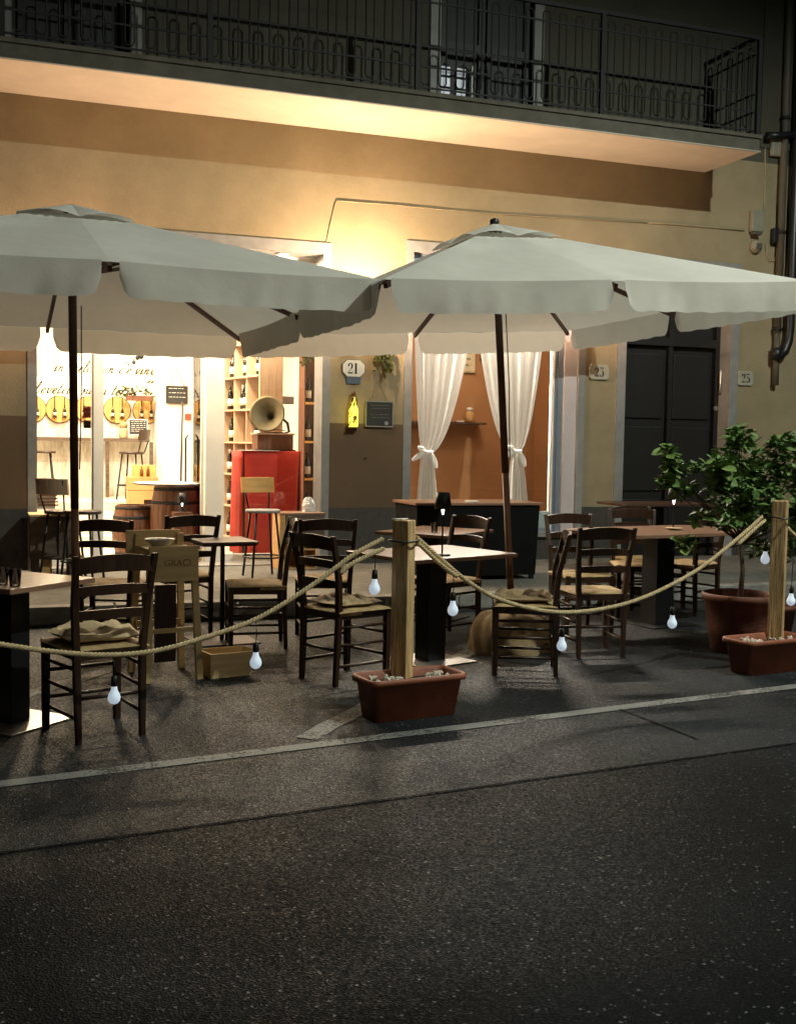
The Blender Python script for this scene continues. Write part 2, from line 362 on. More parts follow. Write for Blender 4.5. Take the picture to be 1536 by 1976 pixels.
strip('road_seam', s0-sd*10, s1+sd*12, .010, .0055, 'seam')
c0 = G(1195, 1370); c1 = G(1345, 1428); strip('road_crack', c0, c1, .012, .0065, 'seam')

# ================================================================= BUILDING
B = thing('restaurant_building', 'ochre plastered two storey building with lit wine shop and long balcony', 'building', (0, 12, 0))
def L(o):  # parent in place
    return o
def bpart(mb, name, m, bevel=0, parent=None):
    mb.v = [v-Vector((0, 12, 0)) for v in mb.v]
    return mb.build(name, m, parent or B, bevel)
WX1 = 9.80; TH = .32; Y0, Y1 = 12.0, 12.0+TH
A0, A1, AT = .41, 3.55, 3.64
B0, B1, BT, BS = 4.41, 6.69, 3.74, .47
D0, D1, DT = 7.12, 8.84, 3.78
SLZ = 4.85; UZ = SLZ+.2
wl = MB()
for x0, x1 in ((-6, A0), (A1, B0), (B1, D0), (D1, WX1)): wl.box((x0, Y0, .77), (x1, Y1, 3.64))
wl.box((-6, Y0, 3.64), (B0, Y1, UZ)); wl.box((B0, Y0, BT), (B1, Y1, UZ)); wl.box((B1, Y0, 3.64), (D0, Y1, UZ)); wl.box((D0, Y0, DT), (D1, Y1, UZ)); wl.box((D1, Y0, 3.64), (WX1, Y1, UZ))
bpart(wl, 'wall', 'plaster')
for x0, x1 in ((-6, A0), (A1, B0), (B0, B1), (B1, D0), (D1, WX1)):
    bpart(MB().box((x0, Y0-.004, SZ-.05), (x1, Y1, .77 if (x0 != B0) else BS-.051)), 'plinth', 'plinth')
for x0, x1 in ((-6, A0), (A1, B0)): bpart(MB().box((x0, Y0-.003, .77), (x1, Y0+.01, 1.70)), 'painted_shadow', 'shadowtone')  # umbrella shadow painted as a band on the pillars
# side wall, roof, back so that the block is closed
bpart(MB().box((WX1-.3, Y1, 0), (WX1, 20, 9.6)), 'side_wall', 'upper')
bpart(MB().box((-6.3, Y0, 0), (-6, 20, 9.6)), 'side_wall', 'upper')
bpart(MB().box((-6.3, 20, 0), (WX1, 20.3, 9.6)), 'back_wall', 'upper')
bpart(MB().box((-6.6, 11.5, 9.6), (WX1+.3, 20.6, 9.85)), 'roof', 'fascia')
# upper wall with two french windows
uo = [(.30, 1.40), (4.77, 5.92)]; UT = 7.55
uw = MB(); xs = [-6]+[q for o in uo for q in o]+[WX1]
for i in range(0, len(xs), 2): uw.box((xs[i], Y0, UZ), (xs[i+1], Y1, UT))
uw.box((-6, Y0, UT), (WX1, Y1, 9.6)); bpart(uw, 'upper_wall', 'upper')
bpart(MB().box((9.05, Y0-.02, UZ+.18), (WX1, Y0+.01, 9.5)), 'corner_pilaster', 'upper')
for i, (x0, x1) in enumerate(uo):
    s = MB().box((x0-.12, Y0-.02, UZ), (x0, Y0+.2, UT)).box((x1, Y0-.02, UZ), (x1+.12, Y0+.2, UT)).box((x0-.12, Y0-.02, UT), (x1+.12, Y0+.2, UT+.12))
    bpart(s, 'window_surround', 'surround')
    fw = bpart(MB().box((x0, Y0+.10, UZ), (x1, Y0+.13, UT)), 'french_window', 'shutter')
    mid = (x0+x1)/2
    for a0, a1 in ((x0+.03, mid-.02), (mid+.02, x1-.03)):
        f = MB().box((a0, Y0+.06, UZ+.02), (a0+.06, Y0+.10, UT-.02)).box((a1-.06, Y0+.06, UZ+.02), (a1, Y0+.10, UT-.02)).box((a0+.06, Y0+.06, UZ+.02), (a1-.06, Y0+.10, UZ+.14)).box((a0+.06, Y0+.06, UZ+.86), (a1-.06, Y0+.10, UZ+.94)).box((a0+.06, Y0+.06, UT-.12), (a1-.06, Y0+.10, UT-.02))
        bpart(f, 'frame', 'shutter', parent=None)
        pn = MB().box((a0+.06, Y0+.075, UZ+.94), (a1-.06, Y0+.085, UT-.12)); bpart(pn, 'pane', 'glass')
    if i == 1:   # a few glowing panes imitate the reflection of a lit window across the street
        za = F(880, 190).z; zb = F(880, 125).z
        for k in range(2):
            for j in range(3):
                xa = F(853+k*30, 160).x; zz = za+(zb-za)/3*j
                bpart(MB().box((xa+.01, Y0+.052, zz+.015), (xa+.115, Y0+.056, zz+(zb-za)/3-.015)), 'pane', 'panereflection')
        bpart(MB().box((F(850, 160).x-.02, Y0+.03, za-.02), (F(850, 160).x, Y0+.055, zb+.02)).box((F(912, 160).x, Y0+.03, za-.1), (F(912, 160).x+.015, Y0+.055, zb+.02)), 'glazing_bar', 'white')
# balcony
SP = 1.05; SX0, SX1 = -6.0, 8.27; SY = Y0-SP
sl = bpart(MB().box((SX0, SY, SLZ), (SX1, Y0, SLZ+.012)), 'balcony_soffit', 'slab')
bpart(MB().box((SX0, SY+.004, SLZ+.012), (SX1-.004, Y0, SLZ+.19)), 'balcony_slab', 'fascia')
bpart(MB().box((SX0, SY-.018, SLZ+.15), (SX1+.02, Y0, SLZ+.19)), 'balcony_edge', 'fascia')
bpart(MB().tube([(SX0, SY-.008, SLZ+.004), (SX1, SY-.008, SLZ+.004)], .009, 6), 'drip_edge', 'slab')
rail = bpart(MB().box((SX0, SY+.04, SLZ+1.26), (SX1-.03, SY+.075, SLZ+1.30)), 'railing', 'iron')
RY = SY+.057; z0 = SLZ+.19; zt = SLZ+1.26
def rp_(mb, nm): mb.v = [v-Vector((0, 12, 0)) for v in mb.v]; return mb.build(nm, 'iron', rail)
rp_(MB().box((SX1-.065, SY+.075, zt), (SX1-.03, Y0, zt+.04)), 'handrail')
for zz in (z0+.05, z0+.26, z0+.46, zt-.17):
    rp_(MB().box((SX0, RY-.006, zz), (SX1-.05, RY+.006, zz+.018)), 'crossbar')
    rp_(MB().box((SX1-.054, RY, zz), (SX1-.042, Y0, zz+.022)), 'crossbar')
for xx in [F(1475, 200, 10.95).x-.05, F(1165, 200, 10.95).x, F(808, 200, 10.95).x, F(407, 150, 10.95).x, F(5, 50, 10.95).x]:
    rp_(MB().box((xx-.025, RY-.022, z0), (xx+.025, RY+.022, zt+.01)), 'rail_post')
lp = MB(); h0, h1 = z0+.09, zt-.06
def loop_pts(w_): return [(-w_/2, 0, h0+.03), (-w_/2, 0, h1-.03), (-w_/2+.02, 0, h1), (w_/2-.02, 0, h1), (w_/2, 0, h1-.03), (w_/2, 0, h0+.03), (w_/2-.02, 0, h0), (-w_/2+.02, 0, h0)]
lpm = MB().tube(loop_pts(.085), .009, 5, closed=True).mesh('baluster_loop', 'iron')
xx = SX1-.16
while xx > -.2:
    inst('baluster_loop', lpm, rail, (xx, RY-12, 0)); xx -= .195
yy = SY+.16
while yy < Y0-.05:
    inst('baluster_loop', lpm, rail, (SX1-.048, yy-12, 0), (0, 0, PI/2)); yy += .195
# surrounds of the ground floor openings (stone, slightly proud)
def surround(x0, x1, zt_, zb, w_=.09, dep=.30):
    s = MB().box((x0, Y0-.015, zb), (x0+w_, Y0+dep, zt_)).box((x1-w_, Y0-.015, zb), (x1, Y0+dep, zt_)).box((x0+w_, Y0-.015, zt_-.12), (x1-w_, Y0+dep, zt_))
    bpart(s, 'stone_surround', 'surround')
surround(A0, A1, AT, SZ); surround(B0, B1, BT, BS); surround(D0, D1, DT, SZ, .12)
bpart(MB().box((A0, Y0-.03, SZ-.03), (A1, Y1+.1, SZ+.012)), 'threshold', 'surround')
bpart(MB().box((B0-.05, Y0-.05, BS-.05), (B1+.05, Y1, BS-.001)), 'window_sill', 'surround')
# shop front A : white frames, fixed lights and an open doorway between
FY = 12.38; AL, AR = A0-.02, A1+.06; LH = bpart(MB().box((A0-.1, Y1, 3.52), (A1+.1, Y1+.2, 3.72)), 'lintel', 'cream')
xa0, xa1 = F(177, 850, FY).x, F(200, 850, FY).x; xb0, xb1 = F(396, 850, FY).x, F(432, 850, FY).x
xc0 = F(609, 850, FY).x; AR = xc0+.05; AL = F(73, 850, FY).x-.04
fr = MB()
for q0, q1 in ((AL, AL+.03), (xa0, xa1), (xb0, xb1), (xc0, AR)): fr.box((q0, FY-.04, SZ), (q1, FY+.05, 3.52))
TRZ = 3.18
for q0, q1 in ((AL+.03, xa0), (xa1, xb0), (xb1, xc0)): fr.box((q0, FY-.04, TRZ), (q1, FY+.05, TRZ+.06)); fr.box((q0, FY-.04, 3.47), (q1, FY+.05, 3.52))
for q0, q1 in ((AL+.03, xa0), (xb1, xc0)): fr.box((q0, FY-.04, SZ), (q1, FY+.05, SZ+.09))
bpart(fr, 'shopfront_frame', 'white')
bpart(MB().tube([(xa0+.012, FY-.05, SZ+.1), (xa0+.012, FY-.05, 3.1)], .006, 5), 'frame_gasket', 'black')
for q0, q1, zz in ((AL+.03, xa0, SZ+.09), (xb1, xc0, SZ+.09)):
    bpart(MB().box((q0, FY, zz), (q1, FY+.008, TRZ)), 'pane', 'glass')
for q0, q1 in ((AL+.03, xa0), (xa1, xb0), (xb1, xc0)): bpart(MB().box((q0, FY, TRZ+.06), (q1, FY+.008, 3.47)), 'pane', 'glass')
# open glass door leaf
dl = MB().box((xb0-.03, 12.45, SZ+.02), (xb0, 12.49, TRZ)).box((xb0-.03, 13.0, SZ+.02), (xb0, 13.05, TRZ)).box((xb0-.03, 12.49, SZ+.02), (xb0, 13.0, SZ+.12)).box((xb0-.03, 12.49, TRZ-.08), (xb0, 13.0, TRZ))
dleaf = bpart(dl, 'shop_door', 'white')
o = MB().box((xb0-.018, 12.49-12, SZ+.12), (xb0-.012, 13.0-12, TRZ-.08)).build('pane', 'glass', dleaf)
o = MB().tube([(xb0-.06, 1.1, .95), (xb0-.09, 1.1, 1.0), (xb0-.09, 1.1, 1.5), (xb0-.06, 1.1, 1.55)], .012, 6).build('handle', 'black', dleaf)
# interior of shop A
def ipart(mb, name, m): return bpart(mb, name, m)
FZ = SZ+.006; RF = .65; BWY = 17.0
ipart(MB().box((-1.0, Y1, -.05), (4.2, 15.3, FZ)), 'interior_floor', 'floor')
ipart(MB().box((-1.0, 15.3, -.05), (4.2, BWY, RF)), 'raised_floor', 'floor')
for k in range(3): ipart(MB().box((1.0, 15.3-.30*(3-k), FZ), (1.62, 15.3-.30*(2-k)-(.0), FZ+.125*(k+1))), 'step', 'white')
ipart(MB().box((-1.2, BWY, 0), (F(297, 700, BWY).x, BWY+.1, 4.3)), 'interior_wall', 'boards')
ipart(MB().box((F(297, 700, BWY).x, BWY-.35, 0), (4.2, BWY+.1, 4.3)), 'interior_wall', 'cream')
ipart(MB().box((-1.2, Y1, 0), (-1.0, BWY, 4.3)), 'interior_wall', 'cream')
ipart(MB().box((4.2, Y1, 0), (4.3, BWY, 4.3)), 'partition_wall', 'cream')
ipart(MB().box((-1.2, Y1, 3.72), (4.3, BWY+.1, 3.84)), 'ceiling', 'cream')
# back counter under the boards
CTX1 = F(290, 850, 16.5).x; ctz = F(200, 845, 16.5).z
counter = thing('wall_counter', 'long dark topped counter shelf along whitewashed back wall', 'counter', (0, 16.5, RF))
MB().box((-.95, 0, ctz-RF-.05), (CTX1, .48, ctz-RF)).build('counter_top', 'darkshelf', counter)
MB().box((CTX1-.0, 0.02, 0), (CTX1+.05, .06, ctz-RF-.05)).build('leg', 'darkshelf', counter)
MB().box((F(205, 900, 16.5).x, 0.02, 0), (F(212, 900, 16.5).x, .06, ctz-RF-.05)).build('leg', 'darkshelf', counter)
# window B : room
RB0, RB1, RBY = 4.3, 7.1, 13.9
ipart(MB().box((RB0, Y1, -.05), (RB1, RBY, .3)), 'interior_floor', 'floor')
ipart(MB().box((RB0, RBY, 0), (RB1, RBY+.1, 3.84)), 'interior_wall', 'orange')
ipart(MB().box((RB1-.1, Y1, .3), (RB1, RBY, 3.84)), 'interior_wall', 'orange')
ipart(MB().box((RB0, Y1+.01, .3), (RB0+.03, RBY, 3.84)), 'interior_wall', 'orange')
ipart(MB().box((RB0, Y1, 3.72), (RB1, RBY, 3.84)), 'ceiling', 'cream')
gx0 = F(797, 800, 12.1).x; gx1 = F(1063, 800, 12.1).x; gx2 = F(1084, 800, 12.1).x
BL, BR = B0+.09, B1-.09
bf = MB().box((BL, 12.08, BS), (BL+.04, 12.15, 3.62)).box((BL+.04, 12.08, 3.54), (BR-.19, 12.15, 3.62)).box((BL+.04, 12.08, BS), (BR-.19, 12.15, BS+.05))
bpart(bf, 'window_frame', 'aluminium')
wx = gx1
bpart(MB().box((wx, 12.06, BS), (wx+.015, 12.15, 3.62)), 'window_trim', 'white')
bpart(MB().box((wx+.017, 12.07, BS), (wx+.05, 12.14, 3.62)).box((wx+.055, 12.05, BS), (wx+.12, 12.16, 3.62)), 'window_frame', 'aluminium')
bpart(MB().box((wx+.125, 12.02, BS), (BR, 12.06, 3.62)), 'roller_guide', 'pinkmetal')
bpart(MB().box((BL+.04, 12.10, BS+.05), (wx, 12.13, BS+.24)), 'window_panel', 'panelgrey')
bpart(MB().box((BL+.04, 12.10, BS+.24), (wx, 12.108, 3.54)), 'pane', 'glass')
# interior closing boxes behind door C
dr_ = bpart(MB().box((D0+.12, 12.28, SZ), (D1-.12, 12.31, DT-.12)), 'entrance_door', 'doorwood')
def dp(mb, n_, m='doorwood', bev=0): mb.v = [v-Vector((0, 12, 0)) for v in mb.v]; return mb.build(n_, m, dr_, bev)
dx0, dx1 = D0+.12, D1-.12; dm = dx0+(dx1-dx0)*.52
dp(MB().box((dx0, 12.2, SZ), (dx0+.06, 12.28, DT-.12)).box((dx1-.06, 12.2, SZ), (dx1, 12.28, DT-.12)).box((dx0+.06, 12.2, DT-.2), (dx1-.06, 12.28, DT-.12)).box((dm-.03, 12.21, SZ), (dm+.03, 12.28, DT-.2)).box((dx0+.06, 12.2, 2.75), (dx1-.06, 12.27, 2.85)), 'door_frame')
for q0, q1 in ((dx0+.1, dm-.07), (dm+.07, dx1-.1)):
    for zz0, zz1 in ((.3, .85), (.95, 1.75), (1.85, 2.65)):
        dp(MB().box((q0, 12.255, zz0), (q1, 12.28, zz1)), 'door_panel', 'doorwood', .012)
hx = F(1385, 740, 12.2).x
dp(MB().tube([(hx, 12.17, F(1385, 762, 12.2).z), (hx, 12.15, F(1385, 755, 12.2).z), (hx, 12.15, F(1385, 718, 12.2).z), (hx, 12.17, F(1385, 712, 12.2).z)], .012, 8), 'handle', 'steel')
dp(MB().lathe([(.03, 0), (.03, .02), (.012, .03)], (hx-.03, 12.18, F(1378, 788, 12.2).z), 12, 'y'), 'lock', 'steel')
bpart(MB().box((D0+.12, 12.3, 0), (D1-.12, 12.45, 4)), 'door_backing', 'plinth')
# neighbouring wall beyond the pipes
nb = thing('neighbour_building', 'dark neighbouring house wall beyond the downpipes at right edge', 'building', (10.0, 12.1, 0))
MB().box((0, 0, 0), (9, 8, 9.5)).build('wall', 'upper', nb)
MB().box((-.0, -.02, 0), (9, -.001, .9)).build('plinth', 'plinth', nb)

# ---- wall services
def cable(name, pts, r, label, m='cable'): return tag(MB().tube(pts, r, 6).build(name, m), label, 'cable')
P = lambda x, y, Y=11.992: F(x, y, Y)
pts = [P(626, 492), P(636, 440), P(646, 396), P(650, 387), P(700, 391), P(768, 396), P(850, 404), P(940, 412), P(1040, 418), P(1130, 423), P(1250, 430)]
cable('wall_cable', pts, .007, 'thin cable rising from shop lintel then running right along ochre wall')
pts = [P(1250, 430), P(1300, 433), P(1360, 438), P(1435, 445)]
cable('wall_cable', pts, .010, 'short dark end of wall cable entering the grey meter box')
cable('wall_cable', [P(1475, 262), P(1476, 320), P(1474, 400), P(1472, 440)], .010, 'vertical thin cable dropping from balcony corner to the grey box')
mb_ = thing('meter_box', 'grey plastic junction box on the wall right of balcony end', 'junction box', P(1456, 428))
MB().box((-.09, -.07, -.13), (.09, .0, .13)).build('case', 'boxgrey', mb_, .012)
MB().box((-.065, -.085, -.17), (.05, -.02, -.135)).build('lid', 'pipe', mb_)
bl = thing('wall_bell', 'rounded grey alarm bell below the grey junction box', 'bell', P(1456, 476))
MB().lathe([(.085, 0), (.085, .03), (.06, .07), (.02, .08)], (0, 0, 0), 16, 'y').build('dome', 'boxgrey', bl); bl.rotation_euler = (0, 0, PI)
MB().box((-.035, .06, -.04), (.035, .09, .03)).build('sounder', 'pipe', bl)
bb = thing('black_box', 'small black box beside the downpipe above right umbrella', 'junction box', P(1492, 456))
MB().box((-.055, -.08, -.09), (.055, 0, .09)).build('case', 'ink', bb, .008)
cable('loop_cable', [P(1498, 478), P(1499, 492), P(1494, 503), P(1484, 504), P(1478, 490), P(1477, 470)], .014, 'small grey cable looping under the black box')
gb = thing('round_box', 'grey box on the wall at balcony level near right edge', 'junction box', P(1497, 285))
MB().box((-.11, -.06, -.12), (.11, 0, .12)).build('case', 'boxgrey', gb, .03)
px1 = F(1508, 400, 11.93).x
dpipe = thing('downpipe', 'slim brown downpipe left of the thick dark pipe', 'pipe', (px1, 11.93, 0))
MB().tube([(0, 0, 2.95), (0, 0, 9.5)], .048, 12).build('upper_pipe', 'pipe', dpipe)
MB().tube([(0, 0, 2.3), (0, 0, 2.95)], .04, 12).build('lower_pipe', 'pipe', dpipe)
for zz in (3.0, 4.2, 5.6): MB().tube([(0, 0, zz-.02), (0, 0, zz+.02)], .06, 12).build('clamp', 'iron', dpipe)
px2 = F(1532, 400, 11.9).x
tp = thing('thick_pipe', 'thick dark pipe with a hooked lower end at right edge', 'pipe', (px2, 11.9, 0))
hkz = F(1500, 690, 11.9).z
arc = [(0-.0, 0, 9.5), (0, 0, 3.4), (0, 0, hkz+.35), (-.02, 0, hkz+.2), (-.07, 0, hkz+.08), (-.14, 0, hkz+.02), (-.20, 0, hkz+.04)]
MB().tube(arc, .058, 12).build('pipe', 'ink', tp)
MB().tube([(-.19, 0, hkz-.03), (-.19, 0, hkz+.12)], .066, 12).build('collar', 'ink', tp)
hp = tag(MB().tube([P(1478, 262, 11.9), P(1500, 262, 11.88), P(1560, 258, 11.88)], .045, 10).build('conduit', 'ink'), 'dark horizontal conduit running right from the balcony corner', 'pipe')

# ================================================================= LETTERING (pen strokes)
def arcp(cx_, cy_, rx, ry, a0, a1, n=10): return [(cx_+rx*math.cos(rad(a0+(a1-a0)*i/n)), cy_+ry*math.sin(rad(a0+(a1-a0)*i/n))) for i in range(n+1)]
SCR = {  # cursive minuscules: x-height 1
 'i': (.55, [[(.05, .5), (.3, 1), (.12, .1), (.22, 0), (.5, .35)], [(.38, 1.4), (.40, 1.45)]]),
 'n': (1.1, [[(.05, .8), (.2, 1), (.1, 0)], [(.12, .3), (.4, .85), (.6, 1), (.62, .8), (.55, .15), (.65, 0), (.95, .3)]]),
 'c': (.7, [arcp(.4, .5, .32, .5, 50, 320)]),
 'e': (.7, [[(.1, .4), (.5, .6)]+arcp(.38, .6, .2, .4, 10, 180, 7)+arcp(.42, .45, .3, .45, 180, 320, 7)]),
 'l': (.5, [[(.05, .4), (.5, 1.5), (.48, 2.1), (.38, 2.2), (.22, 1.6), (.1, .15), (.2, 0), (.45, .3)]]),
 'o': (.8, [arcp(.4, .5, .32, .5, 60, 420, 14)]),
 'v': (.8, [[(.05, .8), (.2, 1), (.25, .2), (.35, 0), (.6, .4), (.68, .95), (.85, .9)]]),
 'b': (.8, [[(.1, .4), (.45, 1.6), (.42, 2.2), (.28, 2.1), (.12, .6)]+arcp(.38, .4, .28, .4, 160, 420, 9)]),
 't': (.5, [[(.32, 1.8), (.1, .2), (.2, 0), (.45, .3)], [(0, 1.15), (.5, 1.2)]]),
 's': (.6, [[(.05, .1), (.25, 0), (.42, .2), (.35, .5), (.25, .8), (.38, 1.05), (.55, .4)]]),
 'u': (1.0, [[(.05, .7), (.2, 1), (.12, .2), (.25, 0), (.5, .3), (.72, 1), (.62, .15), (.7, 0), (.95, .3)]]),
 'a': (.95, [arcp(.38, .5, .3, .5, 70, 400, 12), [(.7, 1), (.6, .15), (.7, 0), (.95, .3)]]),
 'r': (.7, [[(.05, .8), (.2, 1), (.1, 0)], [(.12, .3), (.35, .85), (.5, 1), (.65, .9)]]),
 '.': (.4, [[(.15, .0), (.19, .1)]]), "'": (.3, [[(.2, 1.5), (.3, 1.9)]]), ' ': (.55, []),
 '"': (.8, [[(.1, 1.2), (.3, 1.7)], [(.45, 1.2), (.65, 1.7)]])}
def script_text(s_, x, z, xh, Y, width=None, m='ink', parent=None):
    tot = sum(SCR[c][0] for c in s_)+.12*len(s_); sc = width/tot if width else xh*.62
    mb = MB(); cx_ = x
    for ch in s_:
        w_, st = SCR[ch]
        for k in st:
            pts = [(cx_+p[0]*sc+p[1]*xh*.45, z+p[1]*xh) for p in k]
            # subdivide
            q = []
            for i in range(len(pts)-1):
                for t in range(3): q.append((pts[i][0]+(pts[i+1][0]-pts[i][0])*t/3, pts[i][1]+(pts[i+1][1]-pts[i][1])*t/3))
            q.append(pts[-1]); wd = []
            for i in range(len(q)):
                a_ = q[max(i-1, 0)]; b_ = q[min(i+1, len(q)-1)]; dz = abs(b_[1]-a_[1]); dx = abs(b_[0]-a_[0])
                wd.append(xh*(.11+.27*(dz/(dz+dx+1e-9))**3 * (1 if b_[1] < a_[1] else .45)))
            if ch in '.\'"': wd = [xh*.22]*len(q)
            mb.ribbon(q, wd, Y)
        cx_ += (w_+.12)*sc
    return mb
pA, pB = F(88, 722, BWY), F(298, 722, BWY)
sA = script_text(". in cielo non c'e vino", F(90, 716, BWY).x, F(90, 716, BWY).z, .078, BWY-.006, width=pB.x-pA.x)
# grave accent over the e
sA.ribbon([(F(244, 699, BWY).x, F(244, 699, BWY).z), (F(247, 703, BWY).x, F(247, 703, BWY).z)], [.02, .012], BWY-.006)
o = bpart(sA, 'wall_lettering', 'ink')
pA, pB = F(68, 757, BWY), F(266, 757, BWY)
o = bpart(script_text("bevetelo sulla terra", F(66, 758, BWY).x, F(66, 758, BWY).z, .078, BWY-.006, width=pB.x-pA.x), 'wall_lettering', 'ink')
o = bpart(script_text('"', F(277, 755, BWY).x, F(277, 745, BWY).z-.05, .08, BWY-.006, width=.14), 'wall_lettering', 'ink')
# serif numerals, cell 1 high
def num_strokes(d):
    if d == '1': return [([(.16, .0), (.16, 1)], [.20, .20]), ([(.16, .97), (.02, .86)], [.05, .03]), ([(0, .02), (.34, .02)], [.05, .05])]
    if d == '2': return [([(.12, .72)]+arcp(.26, .72, .17, .25, 180, -30, 10)+[(.3, .4), (.1, .16), (.04, .08)], [.13]+[.06+.10*abs(math.cos(rad(180-21*i))) for i in range(11)]+[.06, .04, .04]), ([(.04, .06), (.46, .06)], [.13, .13]), ([(.46, .06), (.5, .22)], [.05, .03])]
    if d == '3': return [([(.04, .95), (.44, .95)], [.11, .11]), ([(.42, .93), (.2, .60)], [.03, .03]), (arcp(.22, .32, .2, .30, 95, -150, 12), [.05+.12*abs(math.cos(rad(95-20*i))) for i in range(13)]), ([(.04, .2), (.07, .16)], [.12, .12])]
    if d == '5': return [([(.08, .95), (.42, .95)], [.11, .11]), ([(.09, .95), (.09, .52)], [.04, .04]), (arcp(.22, .32, .2, .28, 130, -150, 12), [.05+.12*abs(math.cos(rad(130-23*i))) for i in range(13)]), ([(.04, .2), (.07, .16)], [.12, .12])]
def number_plate(px, py, wpx, hpx, digits, label, octo, pm='plate_darker'):
    c = F(px, py, 11.99); wd = (F(px+wpx/2, py).x-F(px-wpx/2, py).x); ht = F(px, py-hpx/2).z-F(px, py+hpx/2).z
    t = thing('house_number_plate', label, 'number plate', c)
    def octp(w_, h_, k): return [(-w_/2+k, -h_/2), (w_/2-k, -h_/2), (w_/2, -h_/2+k), (w_/2, h_/2-k), (w_/2-k, h_/2), (-w_/2+k, h_/2), (-w_/2, h_/2-k), (-w_/2, -h_/2+k)]
    k = ht*.28 if octo else ht*.14
    MB().prism(octp(wd, ht, k), -.012, .0, 'xz').build('rim', 'pipe' if octo else pm, t)
    MB().prism(octp(wd*.94, ht*.93, k*.93), -.016, -.0125, 'xz').build('plate', 'plate' if octo else pm, t)
    nh = ht*.60; x = -nh*.62
    for d in digits:
        mb = MB()
        for pts, ws in num_strokes(d): mb.ribbon([(x+p[0]*nh*1.05, -nh/2+p[1]*nh) for p in pts], [q*nh for q in ws], -.0185)
        mb.build('numeral', 'ink', t); x += nh*.66
    return t
number_plate(682, 711, 44, 34, '21', 'octagonal white house number plate reading 21 between shop door and curtained window', True)
number_plate(1155, 718, 37, 29, '23', 'white house number plate reading 23 between curtained window and dark door', False)
number_plate(1437, 730, 29, 28, '25', 'small darker house number plate reading 25 right of the dark door', False)
tag(MB().prism([(-.075, -.05), (.075, -.05), (.09, .04), (-.09, .04)], -.01, 0, 'xz').build('wall_sticker', 'blue', None, .0, F(682, 732, 11.99)), 'small blue grey plate under house number 21', 'sticker')
tag(MB().lathe([(.012, 0), (.008, .02)], (0, -.02, 0), 8, 'y').build('wall_hook', 'ink', None, 0, F(705, 884, 11.995)), 'tiny dark screw in the wall band painted brown for shade', 'screw')

# ================================================================= WALL LAMP (hidden behind the canopies, it lights the facade)
wlp = F(706, 572, 11.5)
wlamp = thing('wall_lamp', 'lit warm globe lamp on the ochre wall between the two umbrellas', 'lamp', (wlp.x, 12, wlp.z))
MB().lathe([(.06, 0), (.06, .02), (.02, .03)], (0, -.03, -.1), 16, 'y').build('wall_plate', 'black', wlamp)
MB().tube([(0, -.02, -.1), (0, -.14, -.14), (0, -.46, -.10), (0, -.46, -.05)], .012, 8).build('arm', 'black', wlamp)
MB().lathe([(.02, -.05), (.04, -.03), (.048, 0), (.04, .03), (0, .048)], (0, -.46, 0), 16).build('globe', 'warmglow', wlamp)
def light(kind, loc, power, col, size=.1, parent=None, rot=None, **kw):
    d = bpy.data.lights.new('light', kind); d.energy = power; d.color = col
    if kind == 'AREA': d.shape = 'DISK'; d.size = size
    else: d.shadow_soft_size = size
    for k_, v_ in kw.items(): setattr(d, k_, v_)
    o = bpy.data.objects.new('lamp_light', d); C.collection.objects.link(o); o.location = loc
    if rot: o.rotation_euler = rot
    if parent: o.parent = parent
    return o
MB().prism([(-.26, -.2), (.26, -.2), (.22, .17), (-.22, .17)], -.64, -.62, 'xz').build('added_front_shield', 'black', wlamp)  # shield added to keep the lamp light off the road
MB().tube([(0, -.02, -.13), (0, -.62, -.13)], .008, 6).build('added_shield_arm', 'black', wlamp)
MB().lathe([(.02, -.105), (.055, -.095), (.075, -.06), (.07, -.058), (.05, -.085), (0, -.09)], (0, -.50, 0), 24).build('bowl', 'black', wlamp)  # opaque bowl added to keep light off the pillar and ground below
light('POINT', (0, -.50, .0), P_WALL, COL_WARM, .06, wlamp)

for px_, py_, pw_, lb_ in ((150, 575, 150, 'added unseen fill lamp on the ochre wall behind the left umbrella'), (1165, 615, 70, 'added unseen fill lamp on the ochre wall behind the right umbrella')):  # unseen fill lamps added to even out the soffit glow
    q = F(px_, py_, 11.5); fill_lamp = dup(wlamp); fill_lamp['label'] = lb_; fill_lamp.location = (q.x, 12, q.z)
    for ch in fill_lamp.children:
        if ch.type == 'LIGHT': ch.data = ch.data.copy(); ch.data.energy = pw_; ch.data.color = (1, .60, .36)
# ================================================================= INTERIOR LAMPS
def ceiling_lamp(loc, label, power, col, r=.22):
    t = thing('ceiling_lamp', label, 'lamp', loc, group='ceiling lamps of the wine shop')
    MB().tube([(0, 0, 0), (0, 0, .17)], .01, 6).build('rod', 'black', t)
    MB().lathe([(r, -.03), (r, -.01), (.03, 0)], (0, 0, 0), 20).build('disc_shade', 'white', t)
    light('AREA', (0, 0, -.045), power, col, r*1.9, t)
    return t
ceiling_lamp((.9, 13.2, 3.5), 'white disc ceiling lamp over the entrance barrels', P_SHOP, COL_SHOP)
ceiling_lamp((2.5, 13.3, 3.5), 'white disc ceiling lamp over the red draped table', P_SHOP*.8, COL_SHOP)
ceiling_lamp((1.4, 15.7, 3.5), 'white disc ceiling lamp over the steps near lettered wall', P_SHOP*.9, COL_SHOP)
ceiling_lamp((3.75, 14.6, 3.5), 'white disc ceiling lamp behind the bottle shelves', P_SHOP*.5, COL_SHOP)
ceiling_lamp((5.5, 13.0, 3.5), 'white disc ceiling lamp of the orange walled room', P_ROOMB*.6, COL_SHOP)
